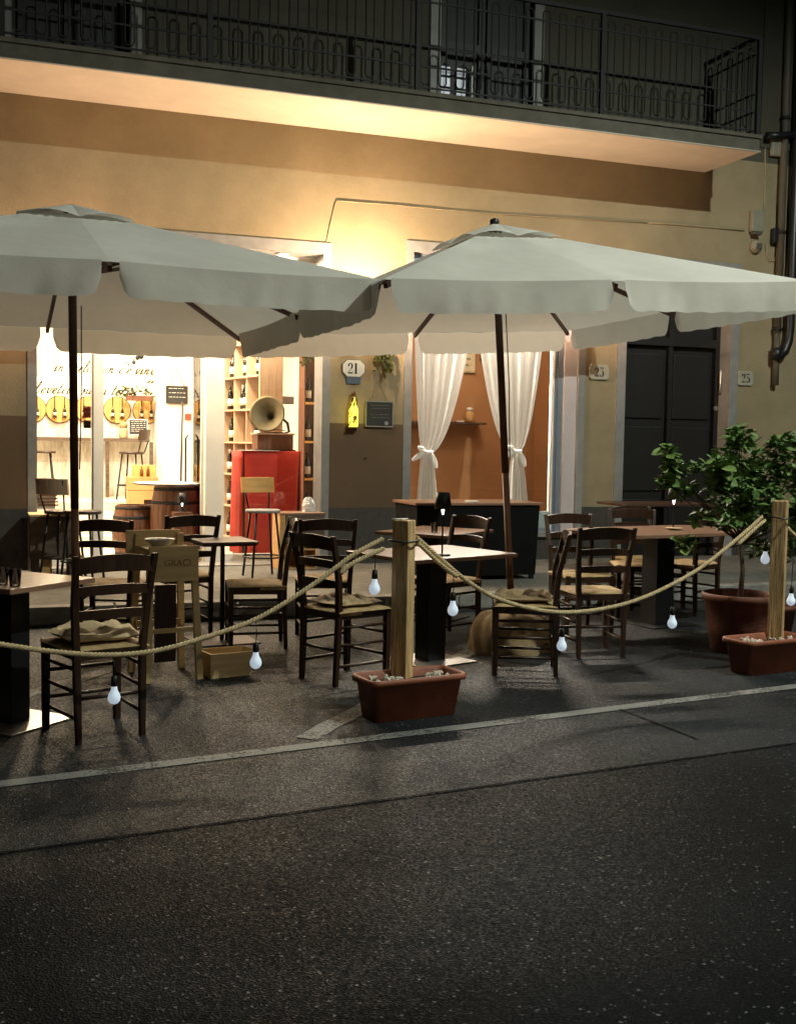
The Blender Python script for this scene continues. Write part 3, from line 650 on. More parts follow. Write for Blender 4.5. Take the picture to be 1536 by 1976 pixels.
for xx_ in (.95, 2.0, 3.05):
    t = thing('recessed_lamp', 'round warm downlight in the lintel of the shop door, ' + ('left' if xx_ < 1 else 'middle' if xx_ < 2.5 else 'right') + ' of three', 'lamp', (xx_, 12.14, 3.515))
    MB().lathe([(.07, -.012), (.075, 0)], (0, 0, 0), 20).build('trim_ring', 'white', t); MB().lathe([(.055, -.016), (.055, -.0125)], (0, 0, 0), 20).build('lens', 'lampglow', t)
    light('AREA', (0, 0, -.03), P_REVEAL, COL_SHOP, .12, t, rot=(rad(-6), 0, 0))
# strip light right behind the curtains
t = thing('strip_lamp', 'narrow lamp above the white curtains inside the window', 'lamp', (5.4, 12.175, 3.50))
MB().box((-.8, -.025, 0), (.8, .025, .04)).build('housing', 'white', t)
light('AREA', (0, 0, -.02), P_ROOMB*14, (1, .88, .72), .3, t, shape='RECTANGLE') ; _l = t.children[-1].data if t.children[-1].type == 'LIGHT' else None
for ch in t.children:
    if ch.type == 'LIGHT': ch.data.shape = 'RECTANGLE'; ch.data.size = 1.5; ch.data.size_y = .05

# ================================================================= STREET LAMPS (outside the frame)
def aim(loc, tgt): return (Vector(tgt)-Vector(loc)).to_track_quat('-Z', 'Y').to_euler()
def hung_lamp(loc, label, power, col):
    t = thing('street_lamp', label, 'street lamp', loc)
    MB().lathe([(.25, -.06), (.24, .02), (.10, .14), (.04, .16)], (0, 0, 0), 24).build('shade', 'boxgrey', t)
    MB().tube([(0, 0, .16), (0, 0, .6)], .02, 6).build('hanger', 'iron', t)
    light('SPOT', (0, 0, -.07), power, col, .09, t, spot_size=rad(158), spot_blend=.45, rot=aim(loc, (7.0, 3.6, 0)))
    return t
hung_lamp((7.5, 2.8, 8.5), 'suspended street lamp above the roadway right of view', P_STREET_A, COL_STREET)
MB_ = MB().tube([(7.5, -10, 9.5), (7.5, -2, 9.2), (7.5, 2.8, 9.1), (7.5, 12, 9.55)], .01, 5); tag(MB_.build('span_wire', 'iron'), 'steel wire holding the suspended street lamp above the road', 'wire')
def pole_lamp(loc, arm, label, power, col, tgt, spot):
    t = thing('street_lamp', label, 'street lamp', loc)
    MB().tube([(0, 0, 0), (0, 0, 7.3)], [.09, .05], 12).build('pole', 'iron', t)
    MB().tube([(0, 0, 7.2), (arm*.5, .3, 7.5), (arm, .8, 7.5)], .03, 8).build('arm', 'iron', t)
    MB().box((arm-.12, .7, 7.42), (arm+.12, 1.2, 7.5)).build('head', 'boxgrey', t, .02)
    light('SPOT', (arm, .95, 7.38), power, col, .12, t, spot_size=rad(spot), spot_blend=1.0, rot=aim((loc[0]+arm, loc[1]+.95, 7.38), tgt))
    return t
pole_lamp((5.2, -9.5, 0), .3, 'street lamp on a pole across the road behind the viewer', P_STREET_B, (1.0, .90, .70), (2.6, 8.6, 1.3), 48)
pole_lamp((-9.5, -6.5, 0), .3, 'street lamp on a pole down the road left of the viewer', P_STREET_C, (.75, .85, 1.0), (0, 3, 0), 120)

# ================================================================= UMBRELLAS
def umbrella(label, c, rx, ry, rz, half, peak, low_pale):
    R = Euler((rx, ry, rz), 'XYZ')
    t = thing('patio_umbrella', label, 'umbrella', c, rot=R, group='square ecru umbrellas on wooden poles')
    # rotation order of the fit was Rz Ry Rx, the same as Euler XYZ
    N = 10; vh = .175
    ring = []
    s = half; cor = [(-s, -s), (0, -s), (s, -s), (s, 0), (s, s), (0, s), (-s, s), (-s, 0)]
    hub = 1/6.0
    cv = MB()
    for k in range(8):
        a_, b_ = Vector(cor[k]), Vector(cor[(k+1) % 8])
        vs = []; T = 10
        for i in range(T+1):
            for j in range(N+1):
                e = a_.lerp(b_, j/N); q = i/T; r_ = .12+(1-.12)*q
                p = e*r_; z = peak*(1-r_)
                sag = math.sin(PI*j/N)*.035*q*(1.25-q) + .006*math.sin(17*q+3*j+k)*math.sin(PI*j/N)
                inw = 1-.018*math.sin(PI*j/N)*q
                vs.append((p.x*inw, p.y*inw, z-sag))
        fs = [(i*(N+1)+j, (i+1)*(N+1)+j, (i+1)*(N+1)+j+1, i*(N+1)+j+1) for i in range(T) for j in range(N)]
        cv.add(vs, fs, True)
    cv.build('canopy', 'canvas', t)
    # raised vent cap
    vc = MB(); capr = .34; 
    for k in range(8):
        a_, b_ = Vector(cor[k])/s, Vector(cor[(k+1) % 8])/s; vs = []
        for i in range(5):
            for j in range(7):
                e = a_.lerp(b_, j/6); r_ = capr*i/4; wv = .03*math.sin(PI*j/6)*(i/4)
                vs.append((e.x*r_, e.y*r_, peak*(1-r_/s)+.015+wv+.012*(1-i/4)))
        vc.add(vs, [(i*7+j, (i+1)*7+j, (i+1)*7+j+1, i*7+j+1) for i in range(4) for j in range(6)], True)
    vc.build('vent_cap', 'canvas', t)
    # valance flaps with rounded lower corners, a gap at every rib
    for k in range(8):
        a_, b_ = Vector(cor[k]), Vector(cor[(k+1) % 8]); mid = (a_+b_)/2; out = Vector((mid.x, mid.y))
        out = Vector((0, -1)) if k < 2 else Vector((1, 0)) if k < 4 else Vector((0, 1)) if k < 6 else Vector((-1, 0))
        Nn = 60; M_ = 6; vs = []; ph = random.uniform(0, 6)
        for j in range(Nn+1):
            u = .030+.940*j/Nn; e = a_.lerp(b_, u); d_ = min(u, 1-u)*s
            h = vh if d_ > .12 else vh*(.30+.70*math.sqrt(max(0, 1-((.12-d_)/.076)**2)))
            sg = math.sin(PI*u)
            for i in range(M_+1):
                q = i/M_
                wob = (.006*math.sin(u*11+ph)+.004*math.sin(u*29+ph*2)+.003*math.sin(u*61+ph+q*2)*(.3+.7*math.sin(u*4+ph)**2))*q + .012*math.sin(u*5+ph)*q*q
                p = e*(1-.018*sg)+out*(wob+.003)
                vs.append((p.x, p.y, -q*h-.035*sg*.25+.008*(1-q)+.003*math.sin(u*50)*q))
        fs = [(j*(M_+1)+i, j*(M_+1)+i+1, (j+1)*(M_+1)+i+1, (j+1)*(M_+1)+i) for j in range(Nn) for i in range(M_)]
        MB().add(vs, fs, True).build('valance', 'canvas', t)
    for k in range(8):
        e = Vector(cor[k]); p_in = Vector((e.x*.04, e.y*.04, peak-.075)); p_out = Vector((e.x*.985, e.y*.985, -.03))
        MB().bar(p_in, p_out, .022, .03).build('rib', 'umbwood', t)
        mdp = p_in.lerp(p_out, .5); MB().bar((e.x*.03, e.y*.03, peak-.40), p_in.lerp(p_out, .30)-Vector((0, 0, .015)), .018, .024).build('strut', 'umbwood', t)
    H = c[2]/math.cos(ry)/math.cos(rx)
    zs = -H+low_pale
    MB().tube([(0, 0, zs), (0, 0, peak+.02)], .026, 14).build('pole', 'umbwood', t)
    MB().tube([(0, 0, -H), (0, 0, zs)], .024, 14).build('lower_pole', 'umbpale', t)
    MB().lathe([(.05, peak-.10), (.055, peak-.06), (.05, peak-.02)], (0, 0, 0), 12).build('hub', 'umbwood', t)
    MB().lathe([(.045, peak-.44), (.055, peak-.40), (.045, peak-.36)], (0, 0, 0), 12).build('runner', 'umbwood', t)
    if c[0] > 2: MB().lathe([(.03, peak+.02), (.036, peak+.03), (.03, peak+.055), (.008, peak+.062)], (0, 0, 0), 12).build('finial', 'ink', t)
    MB().tube([(.05, -.02, peak-.6), (.045, -.03, -.5), (.03, -.02, -1.05)], .004, 5).build('pull_cord', 'ink', t)
    return t
umbL = umbrella('left ecru umbrella on a dark pole in front of the lit shop door', (.522, 7.421, 2.345), -.025, -.007, .054, 1.49, .571, 1.05)
umbR = umbrella('right ecru umbrella leaning left in front of the curtained window', (3.414, 7.384, 2.437), -.02, -.065, .054, 1.49, .585, 1.3)

# ================================================================= CHAIRS
def chair_meshes():
    m = {}
    def post(sx):
        pts = [(sx*.165, -.20, 0), (sx*.168, -.19, .25), (sx*.172, -.185, .46), (sx*.187, -.205, .68), (sx*.203, -.265, .93)]
        mb = MB()
        for i in range(4): pass
        vs = []; w_, d_ = .036, .036
        for i, p in enumerate(pts):
            k = (.8, .95, 1, .95, .8)[i]
            for ax, ay in ((-1, -1), (1, -1), (1, 1), (-1, 1)): vs.append((p[0]+ax*w_*k/2, p[1]+ay*d_*k/2, p[2]))
        fs = [(0, 3, 2, 1), (16, 17, 18, 19)]+[(i*4+j, i*4+(j+1) % 4, i*4+4+(j+1) % 4, i*4+4+j) for i in range(4) for j in range(4)]
        return mb.add(vs, fs).mesh('leg', 'darkwood', .005)
    m['pl'], m['pr'] = post(-1), post(1)
    m['fl'] = MB().bar((0, 0, 0), (0, 0, .465), .034, .034, w2=.04, d2=.04).mesh('leg', 'darkwood', .005)
    def slat(z, h, arch=.0):
        mb = MB(); n = 12; vs = []
        t_ = (z-.46)/.47; xw = .172+.031*t_; y0 = -.185-.08*t_**1.6
        for i in range(n+1):
            u = i/n*2-1; x = xw*u; y = y0-.032*(1-u*u); zt_ = z+h/2+arch*(1-u*u); zb = z-h/2+arch*.6*(1-u*u)
            vs += [(x, y-.008, zb), (x, y+.008, zb), (x, y+.008, zt_), (x, y-.008, zt_)]
        fs = [(i*4+j, i*4+(j+1) % 4, i*4+4+(j+1) % 4, i*4+4+j) for i in range(n) for j in range(4)]+[(3, 2, 1, 0), (n*4, n*4+1, n*4+2, n*4+3)]
        return mb.add(vs, fs).mesh('back_slat', 'darkwood')
    m['slats'] = [slat(.875, .075, .022), slat(.75, .045, .012), slat(.63, .045, .008)]
    # straw seat: four triangular weave fields with ridges
    n = 28; vs = []
    for i in range(n+1):
        for j in range(n+1):
            u, v = i/n*2-1, j/n*2-1; hw = .185+.02*(v+1)/2+.012
            d_ = max(abs(u), abs(v)); z = .458+.022*(1-d_**6)-.012*(1-d_) + .0035*math.cos(d_*46) - .004*math.exp(-((abs(u)-abs(v))/.05)**2)
            vs.append((u*hw*1.05, .005+v*.205, z))
    top = [(i*(n+1)+j, (i+1)*(n+1)+j, (i+1)*(n+1)+j+1, i*(n+1)+j+1) for i in range(n) for j in range(n)]
    sb = MB().add(vs, top, True); sb.box((-.19, -.19, .432), (.19, .20, .456)); m['seat'] = sb.mesh('seat', 'straw')
    def st(p, q, r=.010): return MB().tube([p, q], r, 7).mesh('stretcher', 'darkwood')
    m['st'] = [st((-.19, .2, z), (.19, .2, z)) for z in (.16, .30)]+[st((-.165, -.19, z), (.165, -.19, z)) for z in (.22,)]
    for sx in (-1, 1): m['st'] += [st((sx*.168, -.19, z), (sx*.192, .2, z)) for z in (.12, .25, .36)]
    m['apron'] = MB().box((-.19, .192, .41), (.19, .21, .45)).box((-.172, -.195, .41), (.172, -.18, .45)).bar((-.172, -.185, .43), (-.192, .2, .43), .018, .04).bar((.172, -.185, .43), (.192, .2, .43), .018, .04).mesh('seat_rail', 'darkwood')
    return m
CM = chair_meshes()
def make_chair(label, loc, rz):
    t = thing('rush_seat_chair', label, 'chair', loc, rz, 'dark ladderback chairs on the terrace')
    inst('leg', CM['pl'], t); inst('leg', CM['pr'], t); inst('leg', CM['fl'], t, (-.192, .195, 0)); inst('leg', CM['fl'], t, (.192, .195, 0))
    for s in CM['slats']: inst('back_slat', s, t)
    inst('seat', CM['seat'], t)
    for s in CM['st']: inst('stretcher', s, t)
    inst('seat_rail', CM['apron'], t)
    return t
def from_legs(rl, rr, z=0):
    """place by the ground points of its two rear legs (left and right as the sitter sees)"""
    m_ = (rl+rr)/2; d = (rr-rl).normalized(); rz = math.atan2(d.y, d.x); fwd = Vector((-d.y, d.x, 0))
    p = m_+fwd*.20; return (p.x, p.y, z), rz
def cushion(loc, rz, label, m, w_=.38, d_=.36, h_=.05, seed=0):
    rnd = random.Random(seed); n = 18; vs = []
    ph = [rnd.uniform(0, 6) for _ in range(6)]
    for side in (1, -1):
        for i in range(n+1):
            for j in range(n+1):
                u, v = i/n*2-1, j/n*2-1; e = (1-abs(u)**4)*(1-abs(v)**4); e = max(e, 0)**.5
                wr = .012*math.sin(6*u+ph[0]+3*v)+.010*math.sin(9*v+ph[1]-4*u)+.006*math.sin(17*u+11*v+ph[2])
                z = h_/2+side*h_/2*e+(wr*e if side > 0 else 0)
                k = 1-.05*(abs(u)*abs(v))
                vs.append((u*w_/2*k+.01*math.sin(5*v+ph[3]), v*d_/2*k+.01*math.sin(5*u+ph[4]), z))
    N = (n+1)**2
    fs = [(i*(n+1)+j, (i+1)*(n+1)+j, (i+1)*(n+1)+j+1, i*(n+1)+j+1) for i in range(n) for j in range(n)]
    fs += [tuple(reversed([q+N for q in f])) for f in fs]
    for i in range(n):
        for (a_, b_) in (((i)*(n+1), (i+1)*(n+1)), ((i+1)*(n+1)+n, i*(n+1)+n), (i+1, i), (n*(n+1)+i, n*(n+1)+i+1)):
            fs.append((a_, b_, b_+N, a_+N))
    o = MB().add(vs, fs, True).build('seat_cushion', m); o.location = loc; o.rotation_euler = (0, 0, rz)
    return tag(o, label, 'cushion')
# front left chair, seen from behind
loc, rz = from_legs(G(166, 1434), G(262, 1420)); c1 = make_chair('dark ladderback chair nearest the viewer at left, back to the road', loc, rz); C1 = (loc, rz)
cushion((loc[0], loc[1]+.02, .478), rz, 'crumpled tan cushion on the front left chair', 'cushion', .40, .38, .06, 1)
chairs = [
 # label, (x, y), heading deg of its front (world)
 ('dark chair left of the middle planter, backrest toward the left', (2.13, 6.82), 23, 0),
 ('dark chair with straw seat behind the rope, left of the pillar, facing left', (1.86, 8.10), 172, 0),
 ('dark chair behind the middle planter, back to the street and facing the wall', (2.42, 8.25), 78, 0),
 ('dark chair right of middle planter under the rope, seen side on and facing left', (3.36, 6.74), 156, 0),
 ('front dark chair at the right table, back to the road', (4.12, 7.20), 82, 0),
 ('second dark chair behind the front one at the right table', (4.55, 8.15), 265, 0),
 ('dark chair under the left umbrella between pole and crate stool', (.86, 8.35), 70, 0),
 ('dark chair behind the crate stool with straw seat facing the shop', (1.42, 8.75), 100, 0),
 ('dark chair behind the lamp table, nearly hidden by its pedestal', (3.35, 8.1), 200, 0),
 ('dark chair behind the tree, right of the black pedestal', (5.45, 8.75), 250, 0),
 ('dark chair farther right behind tree and planters', (6.0, 8.75), 110, 0),
 ('dark chair at far side of right table by the dark door', (5.75, 9.15), 265, .0),
]
CH = []
for lb, (x, y), hd, z in chairs:
    c = dup(c1); c['label'] = lb; c.location = (x, y, z); c.rotation_euler = (0, 0, rad(hd-90)); CH.append(c)
cushion((2.13+.01, 6.82+.01, .478), rad(23-90), 'dark patterned cushion on the chair left of middle planter', 'patchcush', .37, .36, .04, 2)
cushion((3.35, 6.745, .478), rad(156-90), 'tan spotted cushion on the side on chair right of middle planter', 'burlap', .39, .37, .045, 3)

# ================================================================= TABLES
def table(label, loc, rz, w_, d_, h, m='table', base=True, name='pedestal_table', th=.028, ped=.09, rnd_=0, bm='black'):
    t = thing(name, label, 'table', loc, rz)
    if rnd_:
        pts = [(w_/2*math.copysign(abs(math.cos(a_))**(2/rnd_), math.cos(a_)), d_/2*math.copysign(abs(math.sin(a_))**(2/rnd_), math.sin(a_))) for a_ in [2*PI*i/56 for i in range(56)]]
        MB().prism(pts, h-th, h).build('table_top', m, t, .004)
    else:
        MB().box((-w_/2, -d_/2, h-th), (w_/2, d_/2, h)).build('table_top', m, t, .006)
    MB().box((-ped/2, -ped/2, .012), (ped/2, ped/2, h-th-.012)).build('pedestal', 'black', t, .006)
    MB().box((-.2, -.2, h-th-.012), (.2, .2, h-th)).build('mounting_plate', 'black', t)
    if base: MB().box((-.23, -.23, 0), (.23, .23, .012)).build('base_plate', bm, t, .003)
    return t
table('square wooden table at the left edge with two glasses', (.13, 6.22, 0), rad(43), .60, .60, .755, ped=.13, bm='steel')
table('wooden table with a black lamp behind the middle planter', (2.88, 7.22, 0), rad(19), .92, .74, .755, ped=.15, bm='steel')
table('wooden table behind the lamp table, before the black draped one', (3.62, 9.0, 0), rad(40), .85, .7, .755, 'table', ped=.1)
table('long rounded wooden table at right behind rope and tree', (5.35, 8.25, 0), rad(10), 1.55, .85, .80, 'table', ped=.19, rnd_=5)
table('small dark square table behind crate stool before the shop door', (1.66, 8.35, 0), rad(5), .42, .45, .76, 'tabledark', ped=.03, th=.022)
table('dark table standing against the wall by the dark door', (6.7, 10.4, SZ), rad(0), 1.1, .6, .76, 'tabledark', ped=.08)
# black draped table under the window
dt = thing('draped_table', 'long table draped in black cloth under the curtained window', 'table', (4.58, 10.55, SZ))
MB().box((-.68, -.33, .745), (.70, .33, .77)).build('table_top', 'table', dt, .005)
n = 60; vs = []
for i in range(n+1):
    u = i/n*4; k = int(min(u, 3.999)); f_ = u-k
    cr = [(-.66, -.31), (.66, -.31), (.66, .31), (-.66, .31), (-.66, -.31)]
    a_, b_ = Vector(cr[k]), Vector(cr[k+1]); e = a_.lerp(b_, f_)
    for j in range(8):
        q = j/7; ou = 1+.03*q*math.sin(i*1.3)-.06*q; vs.append((e.x*ou, e.y*ou, .743-q*.70))
MB().add(vs, [(i*8+j, i*8+j+1, (i+1)*8+j+1, (i+1)*8+j) for i in range(n) for j in range(7)], True).build('black_drape', 'blackcloth', dt)
for sx in (-1, 1):
    for sy in (-1, 1): MB().box((sx*.6-.02, sy*.27-.02, 0), (sx*.6+.02, sy*.27+.02, .745)).build('leg', 'black', dt)
tag(MB().box((-.06, -.04, 0), (.06, .04, .012)).build('folded_card', 'paper', None, .003, (4.55, 10.36, SZ+.772)), 'small pale card on the black draped table', 'card')

# ---- table lamps
def table_lamp(label, loc, h=.40):
    t = thing('table_lamp', label, 'lamp', loc)
    MB().lathe([(.055, 0), (.055, .008), (.01, .012)], (0, 0, 0), 20).build('base', 'black', t)
    MB().tube([(0, 0, .012), (0, 0, h-.02)], .006, 8).build('stem', 'black', t)
    MB().lathe([(.058, h-.11), (.044, h), (.0425, h), (.0565, h-.11)], (0, 0, 0), 24).build('shade', 'black', t)
    MB().lathe([(.004, h-.16), (.012, h-.10)], (0, 0, 0), 10).build('stem_glow', 'lampglow', t)
    MB().lathe([(.038, h-.010), (.038, h-.006)], (0, 0, 0), 20).build('diffuser', 'lampglow', t)
    return t
table_lamp('black cordless table lamp on the table behind middle planter', (G(853, 1072, .755).x, G(853, 1072, .755).y, .755), .42)
lq = G(1298, 1021, .80); table_lamp('lit cordless lamp on the long right table before the dark door', (lq.x, lq.y, .80), .36)
# ---- glasses
def tumbler(label, p, r=.032, h=.085):
    t = thing('drinking_glass', label, 'glass', p, group='glasses on the terrace tables')
    MB().lathe([(r*.8, 0), (r, h), (r-.003, h), (r*.8-.003, .01)], (0, 0, 0), 18).build('tumbler', 'tumbler', t)
tumbler('clear glass nearer the corner of the left edge table', G(30, 1131, .757)); tumbler('clear glass at the very left edge of the left table', G(6, 1128, .757))
tumbler('clear glass on the table behind the lamp table', G(838, 1027, .757))
ds = G(1300, 1022, .802); tag(MB().lathe([(.03, 0), (.07, .012), (.075, .016), (.06, .012), (.0, .006)], (0, 0, 0), 20).build('small_dish', 'cushion', None, 0, ds), 'small pale dish on the long right table', 'dish')
# ---- crate stool with bowl
cb = G(384, 1316); 
cs = thing('crate_bar_stool', 'tall pine stool made of wine crate boards reading GRACI', 'stool', (1.07, 7.2, 0), rad(8)); bk0 = F(310, 1067, 7.38).z; bk1 = F(310, 1022, 7.38).z
# local: front -y
W2 = .155
MB().box((-W2, -.19, .62), (W2, -.172, .84)).build('front_board', 'crate', cs, .003)
MB().box((-W2, -.172, .80), (W2, .17, .822)).build('seat', 'crate', cs, .003)
for sx in (-1, 1):
    for sy in (-1, 1):
        top = (sx*(W2-.02), sy*.14, .80 if sy < 0 else bk1-.02); bot = (sx*(W2+.01), sy*.19, 0)
        MB().bar(bot, top, .042, .03).build('leg', 'crate', cs, .002)
MB().box((-.11, -.165, .0+.12), (.02, -.14, .60)).build('front_brace', 'darkwood', cs)
MB().box((-W2-.05, .165, bk0), (W2-.01, .183, bk1)).build('backrest', 'crate', cs, .003)
MB().box((-W2, .12, .30), (W2, .15, .34)).build('crossbar', 'crate', cs)
MB().box((-W2, -.17, .30), (W2, -.15, .33)).build('crossbar', 'crate', cs)
textmesh('board_lettering', 'GRACI', .058, 'burlap', cs, (.02, -.1925, .735))
tag(MB().lathe([(.04, 0), (.055, .01), (.09, .05), (.095, .055), (.085, .05), (.05, .015), (0, .01)], (0, 0, 0), 24).build('bowl', 'bowl', None, 0, (1.02, 7.10, .824)), 'cream bowl on the seat of the pine crate stool', 'bowl')
cr = thing('low_crate', 'low pale pine crate on the asphalt right of the crate stool', 'crate', (1.46, 7.15, 0), rad(12)); cr.scale = (.82, .8, .82)
MB().prism([(-.20, .0), (.12, .0), (.20, .19), (-.20, .19)], -.14, -.122, 'xz').build('front_board', 'crate', cr, .002)
MB().prism([(-.20, .0), (.12, .0), (.20, .19), (-.20, .19)], .122, .14, 'xz').build('back_board', 'crate', cr, .002)
MB().box((-.2, -.122, 0), (-.182, .122, .19)).build('side_board', 'crate', cr, .002)
MB().bar((.12, 0, .01), (.192, 0, .185), .244, .016, up=(1, 0, 0)).build('side_board', 'crate', cr)
MB().box((-.182, -.122, .002), (.12, .122, .016)).build('bottom_board', 'crate', cr)

# ================================================================= SACK over the umbrella foot
def sack(label, c, rx, ry, h, seed, m):
    rnd = random.Random(seed); n = 26; vs = []; ph = [rnd.uniform(0, 6) for _ in range(8)]
    for i in range(n+1):
        th = PI/2*i/n
        for j in range(n*2):
            a_ = 2*PI*j/(n*2)
            r_ = max(0, math.cos(th))**.55*(1+.10*math.sin(3*a_+ph[0])+.06*math.sin(5*a_+ph[1]+4*th)+.035*math.sin(11*a_+7*th+ph[2]))
            z = h*math.sin(th)**.9*(1+.10*math.sin(2*a_+ph[3])*math.cos(th)+.05*math.sin(7*a_+ph[4])*math.cos(th))
            vs.append((math.cos(a_)*r_*rx, math.sin(a_)*r_*ry, z))
    k = n*2
    fs = [(i*k+j, i*k+(j+1) % k, (i+1)*k+(j+1) % k, (i+1)*k+j) for i in range(n) for j in range(k)]
    o = MB().add(vs, fs, True).build('burlap_sack', m, None, 0, c); return tag(o, label, 'sack')
sack('crumpled burlap sack covering the foot of the right umbrella', (3.585, 7.42, 0), .32, .27, .29, 3, 'burlap')


# ================================================================= PLANTERS, POSTS, ROPES
def planter(label, c, rz, W_=.60, D_=.26, H_=.235):
    t = thing('planter_box', label, 'planter', c, rz, 'rectangular terracotta planters carrying rope posts')
    def rr(w_, d_, r_, n_=5):
        out = []
        for cx_, cy_, a0 in ((w_/2-r_, d_/2-r_, 0), (-w_/2+r_, d_/2-r_, 90), (-w_/2+r_, -d_/2+r_, 180), (w_/2-r_, -d_/2+r_, 270)):
            out += [(cx_+r_*math.cos(rad(a0+90*i/n_)), cy_+r_*math.sin(rad(a0+90*i/n_))) for i in range(n_+1)]
        return out
    lv = [(W_-.11, D_-.07, .03, 0), (W_-.10, D_-.06, .035, .004), (W_-.045, D_-.02, .04, H_-.035), (W_, D_+.02, .05, H_-.032), (W_+.005, D_+.025, .05, H_-.015), (W_-.004, D_+.016, .05, H_), (W_-.03, D_-.01, .04, H_), (W_-.045, D_-.025, .035, H_-.01), (W_-.07, D_-.05, .03, H_-.05)]
    vs = []; k = None
    for w_, d_, r_, z in lv:
        q = rr(w_, d_, r_); k = len(q); vs += [(p[0], p[1], z) for p in q]
    fs = [(i*k+j, i*k+(j+1) % k, (i+1)*k+(j+1) % k, (i+1)*k+j) for i in range(len(lv)-1) for j in range(k)]+[tuple(reversed(range(k)))]
    MB().add(vs, fs, True).build('box', 'terra', t)
    MB().prism(rr(W_-.06, D_-.04, .03), H_-.07, H_-.045).build('soil', 'soil', t)
    rnd = random.Random(int(c[0]*100))
    pm = []
    for k_ in range(3):
        bm = bmesh.new(); bmesh.ops.create_icosphere(bm, subdivisions=1, radius=.02)
        for v in bm.verts: v.co *= 1+rnd.uniform(-.25, .25)
        me = bpy.data.meshes.new('pebble'); bm.to_mesh(me); bm.free(); me.materials.append(MT['pebble']); me.polygons.foreach_set('use_smooth', [True]*len(me.polygons)); pm.append(me)
    for k_ in range(34):
        x = rnd.uniform(-W_/2+.07, W_/2-.07); y = rnd.uniform(-D_/2+.06, D_/2-.06)
        if abs(x) < .07 and abs(y) < .07: continue
        inst('pebble', rnd.choice(pm), t, (x, y, H_-.035+rnd.uniform(0, .012)), (rnd.uniform(0, 3), rnd.uniform(0, 3), 0), (rnd.uniform(.7, 1.6), rnd.uniform(.6, 1.1), rnd.uniform(.4, .7)))
    return t
pm_c = (G(700, 1385)+G(880, 1378))/2; RHp = RH
pmx = Vector((2.19, 5.79, 0)); prx = Vector((4.96, 6.30, 0)); 
planter('middle terracotta planter with pebbles and a wooden rope post', tuple(pmx), RH)
planter('right terracotta planter with pebbles and rope post beside the tree', tuple(prx), RH)
def rope_post(label, base, top_px, rz, h):
    t = thing('rope_post', label, 'post', (base.x, base.y, .17), rz, 'square wooden posts holding the rope')
    MB().box((-.049, -.049, 0), (.049, .049, h-.17)).build('beam', 'post', t, .006)
    MB().tube([(math.cos(a_)*.085, math.sin(a_)*.085, h-.17-.115+.004*math.sin(3*a_)) for a_ in [2*PI*i/16 for i in range(16)]], .006, 6, closed=True).build('binding_cord', 'ink', t)
    return t
HP = 1.135
rope_post('middle square wooden post standing in the planter', Vector((2.185, 5.90, 0)), None, RH+.62, F(775, 1003, 5.92).z)
rope_post('right square wooden post standing in the planter by the tree', Vector((5.12, 6.42, 0)), None, RH+.62, F(1492, 965, 6.5).z)
tag(MB().prism([(-.05, 0), (.0, -.035), (.06, .03)], 0, .004).build('paper_scrap', 'paper', None, 0, (2.165, 5.91, F(775, 1003, 5.92).z+.004)), 'white paper scrap on top of the middle post', 'paper')

def rope_path(pxs, y_of_x):
    pts = []
    for px, py in pxs:
        Y = 6.0
        for _ in range(8): Y = y_of_x(F(px, py, Y).x)
        pts.append(F(px, py, Y))
    # Catmull-Rom
    out = []
    P_ = [pts[0]*2-pts[1]]+pts+[pts[-1]*2-pts[-2]]
    for i in range(1, len(P_)-2):
        for k in range(16):
            t_ = k/16; a_, b_, c_, d_ = P_[i-1:i+3]
            out.append(.5*((2*b_)+(c_-a_)*t_+(2*a_-5*b_+4*c_-d_)*t_**2+(3*b_-a_-3*c_+d_)*t_**3))
    out.append(pts[-1]); return out
yl = lambda x: 5.92+.2*(x-2.26)
def resample(pts, step):
    out = [pts[0]]; acc = 0
    for i in range(1, len(pts)):
        a_ = pts[i-1]; b_ = pts[i]; Ln = (b_-a_).length
        while acc+Ln >= step:
            t_ = (step-acc)/Ln; a_ = a_.lerp(b_, t_); out.append(a_); Ln = (b_-a_).length; acc = 0
            if Ln < 1e-6: break
        acc += Ln
    out.append(pts[-1]); return out
def rope(label, paths, r=.0125, pitch=.062):
    t = thing('barrier_rope', label, 'rope', tuple(paths[0][0]))
    org = paths[0][0]
    for path in paths:
        q = resample(path, .0065)
        for s_ in range(3):
            vs = []
            for i, p in enumerate(q):
                tg = (q[min(i+1, len(q)-1)]-q[max(i-1, 0)]).normalized(); sd_ = tg.cross(Vector((0, 0, 1))).normalized(); up = sd_.cross(tg)
                a_ = 2*PI*(i*.0065/pitch+s_/3); vs.append(p-org+(sd_*math.cos(a_)+up*math.sin(a_))*r*.55)
            MB().tube(vs, r*.55, 6).build('strand', 'rope', t)
    return t
def yM(x): return 5.92+.2*(x-2.26)
LP = rope_path([(-160, 1205), (-60, 1232), (0, 1243), (100, 1257), (200, 1264), (300, 1256), (400, 1229), (500, 1192), (600, 1131), (680, 1072), (738, 1040)], yM)
RP = rope_path([(803, 1036), (850, 1078), (900, 1120), (960, 1155), (1040, 1177), (1110, 1181), (1190, 1169), (1260, 1145), (1340, 1103), (1400, 1058), (1445, 1020), (1470, 997)], yM)
LT = [p+Vector((0, -.02, -.022)) for p in rope_path([(655, 1098), (680, 1078), (738, 1050)], yM)]
RT = [p+Vector((0, -.02, 0)) for p in rope_path([(803, 1046), (850, 1090), (880, 1112)], yM)]
RT2 = [p+Vector((0, -.02, 0)) for p in rope_path([(1420, 1050), (1450, 1022), (1472, 1004)], yM)]
rope('left twisted hemp rope sagging from the middle post to beyond left edge', [LP, LT])
rope('right twisted hemp rope sagging between the two wooden posts', [RP, RT, RT2])
R3 = rope_path([(1505, 1000), (1530, 1030), (1600, 1090), (1700, 1140)], yM)
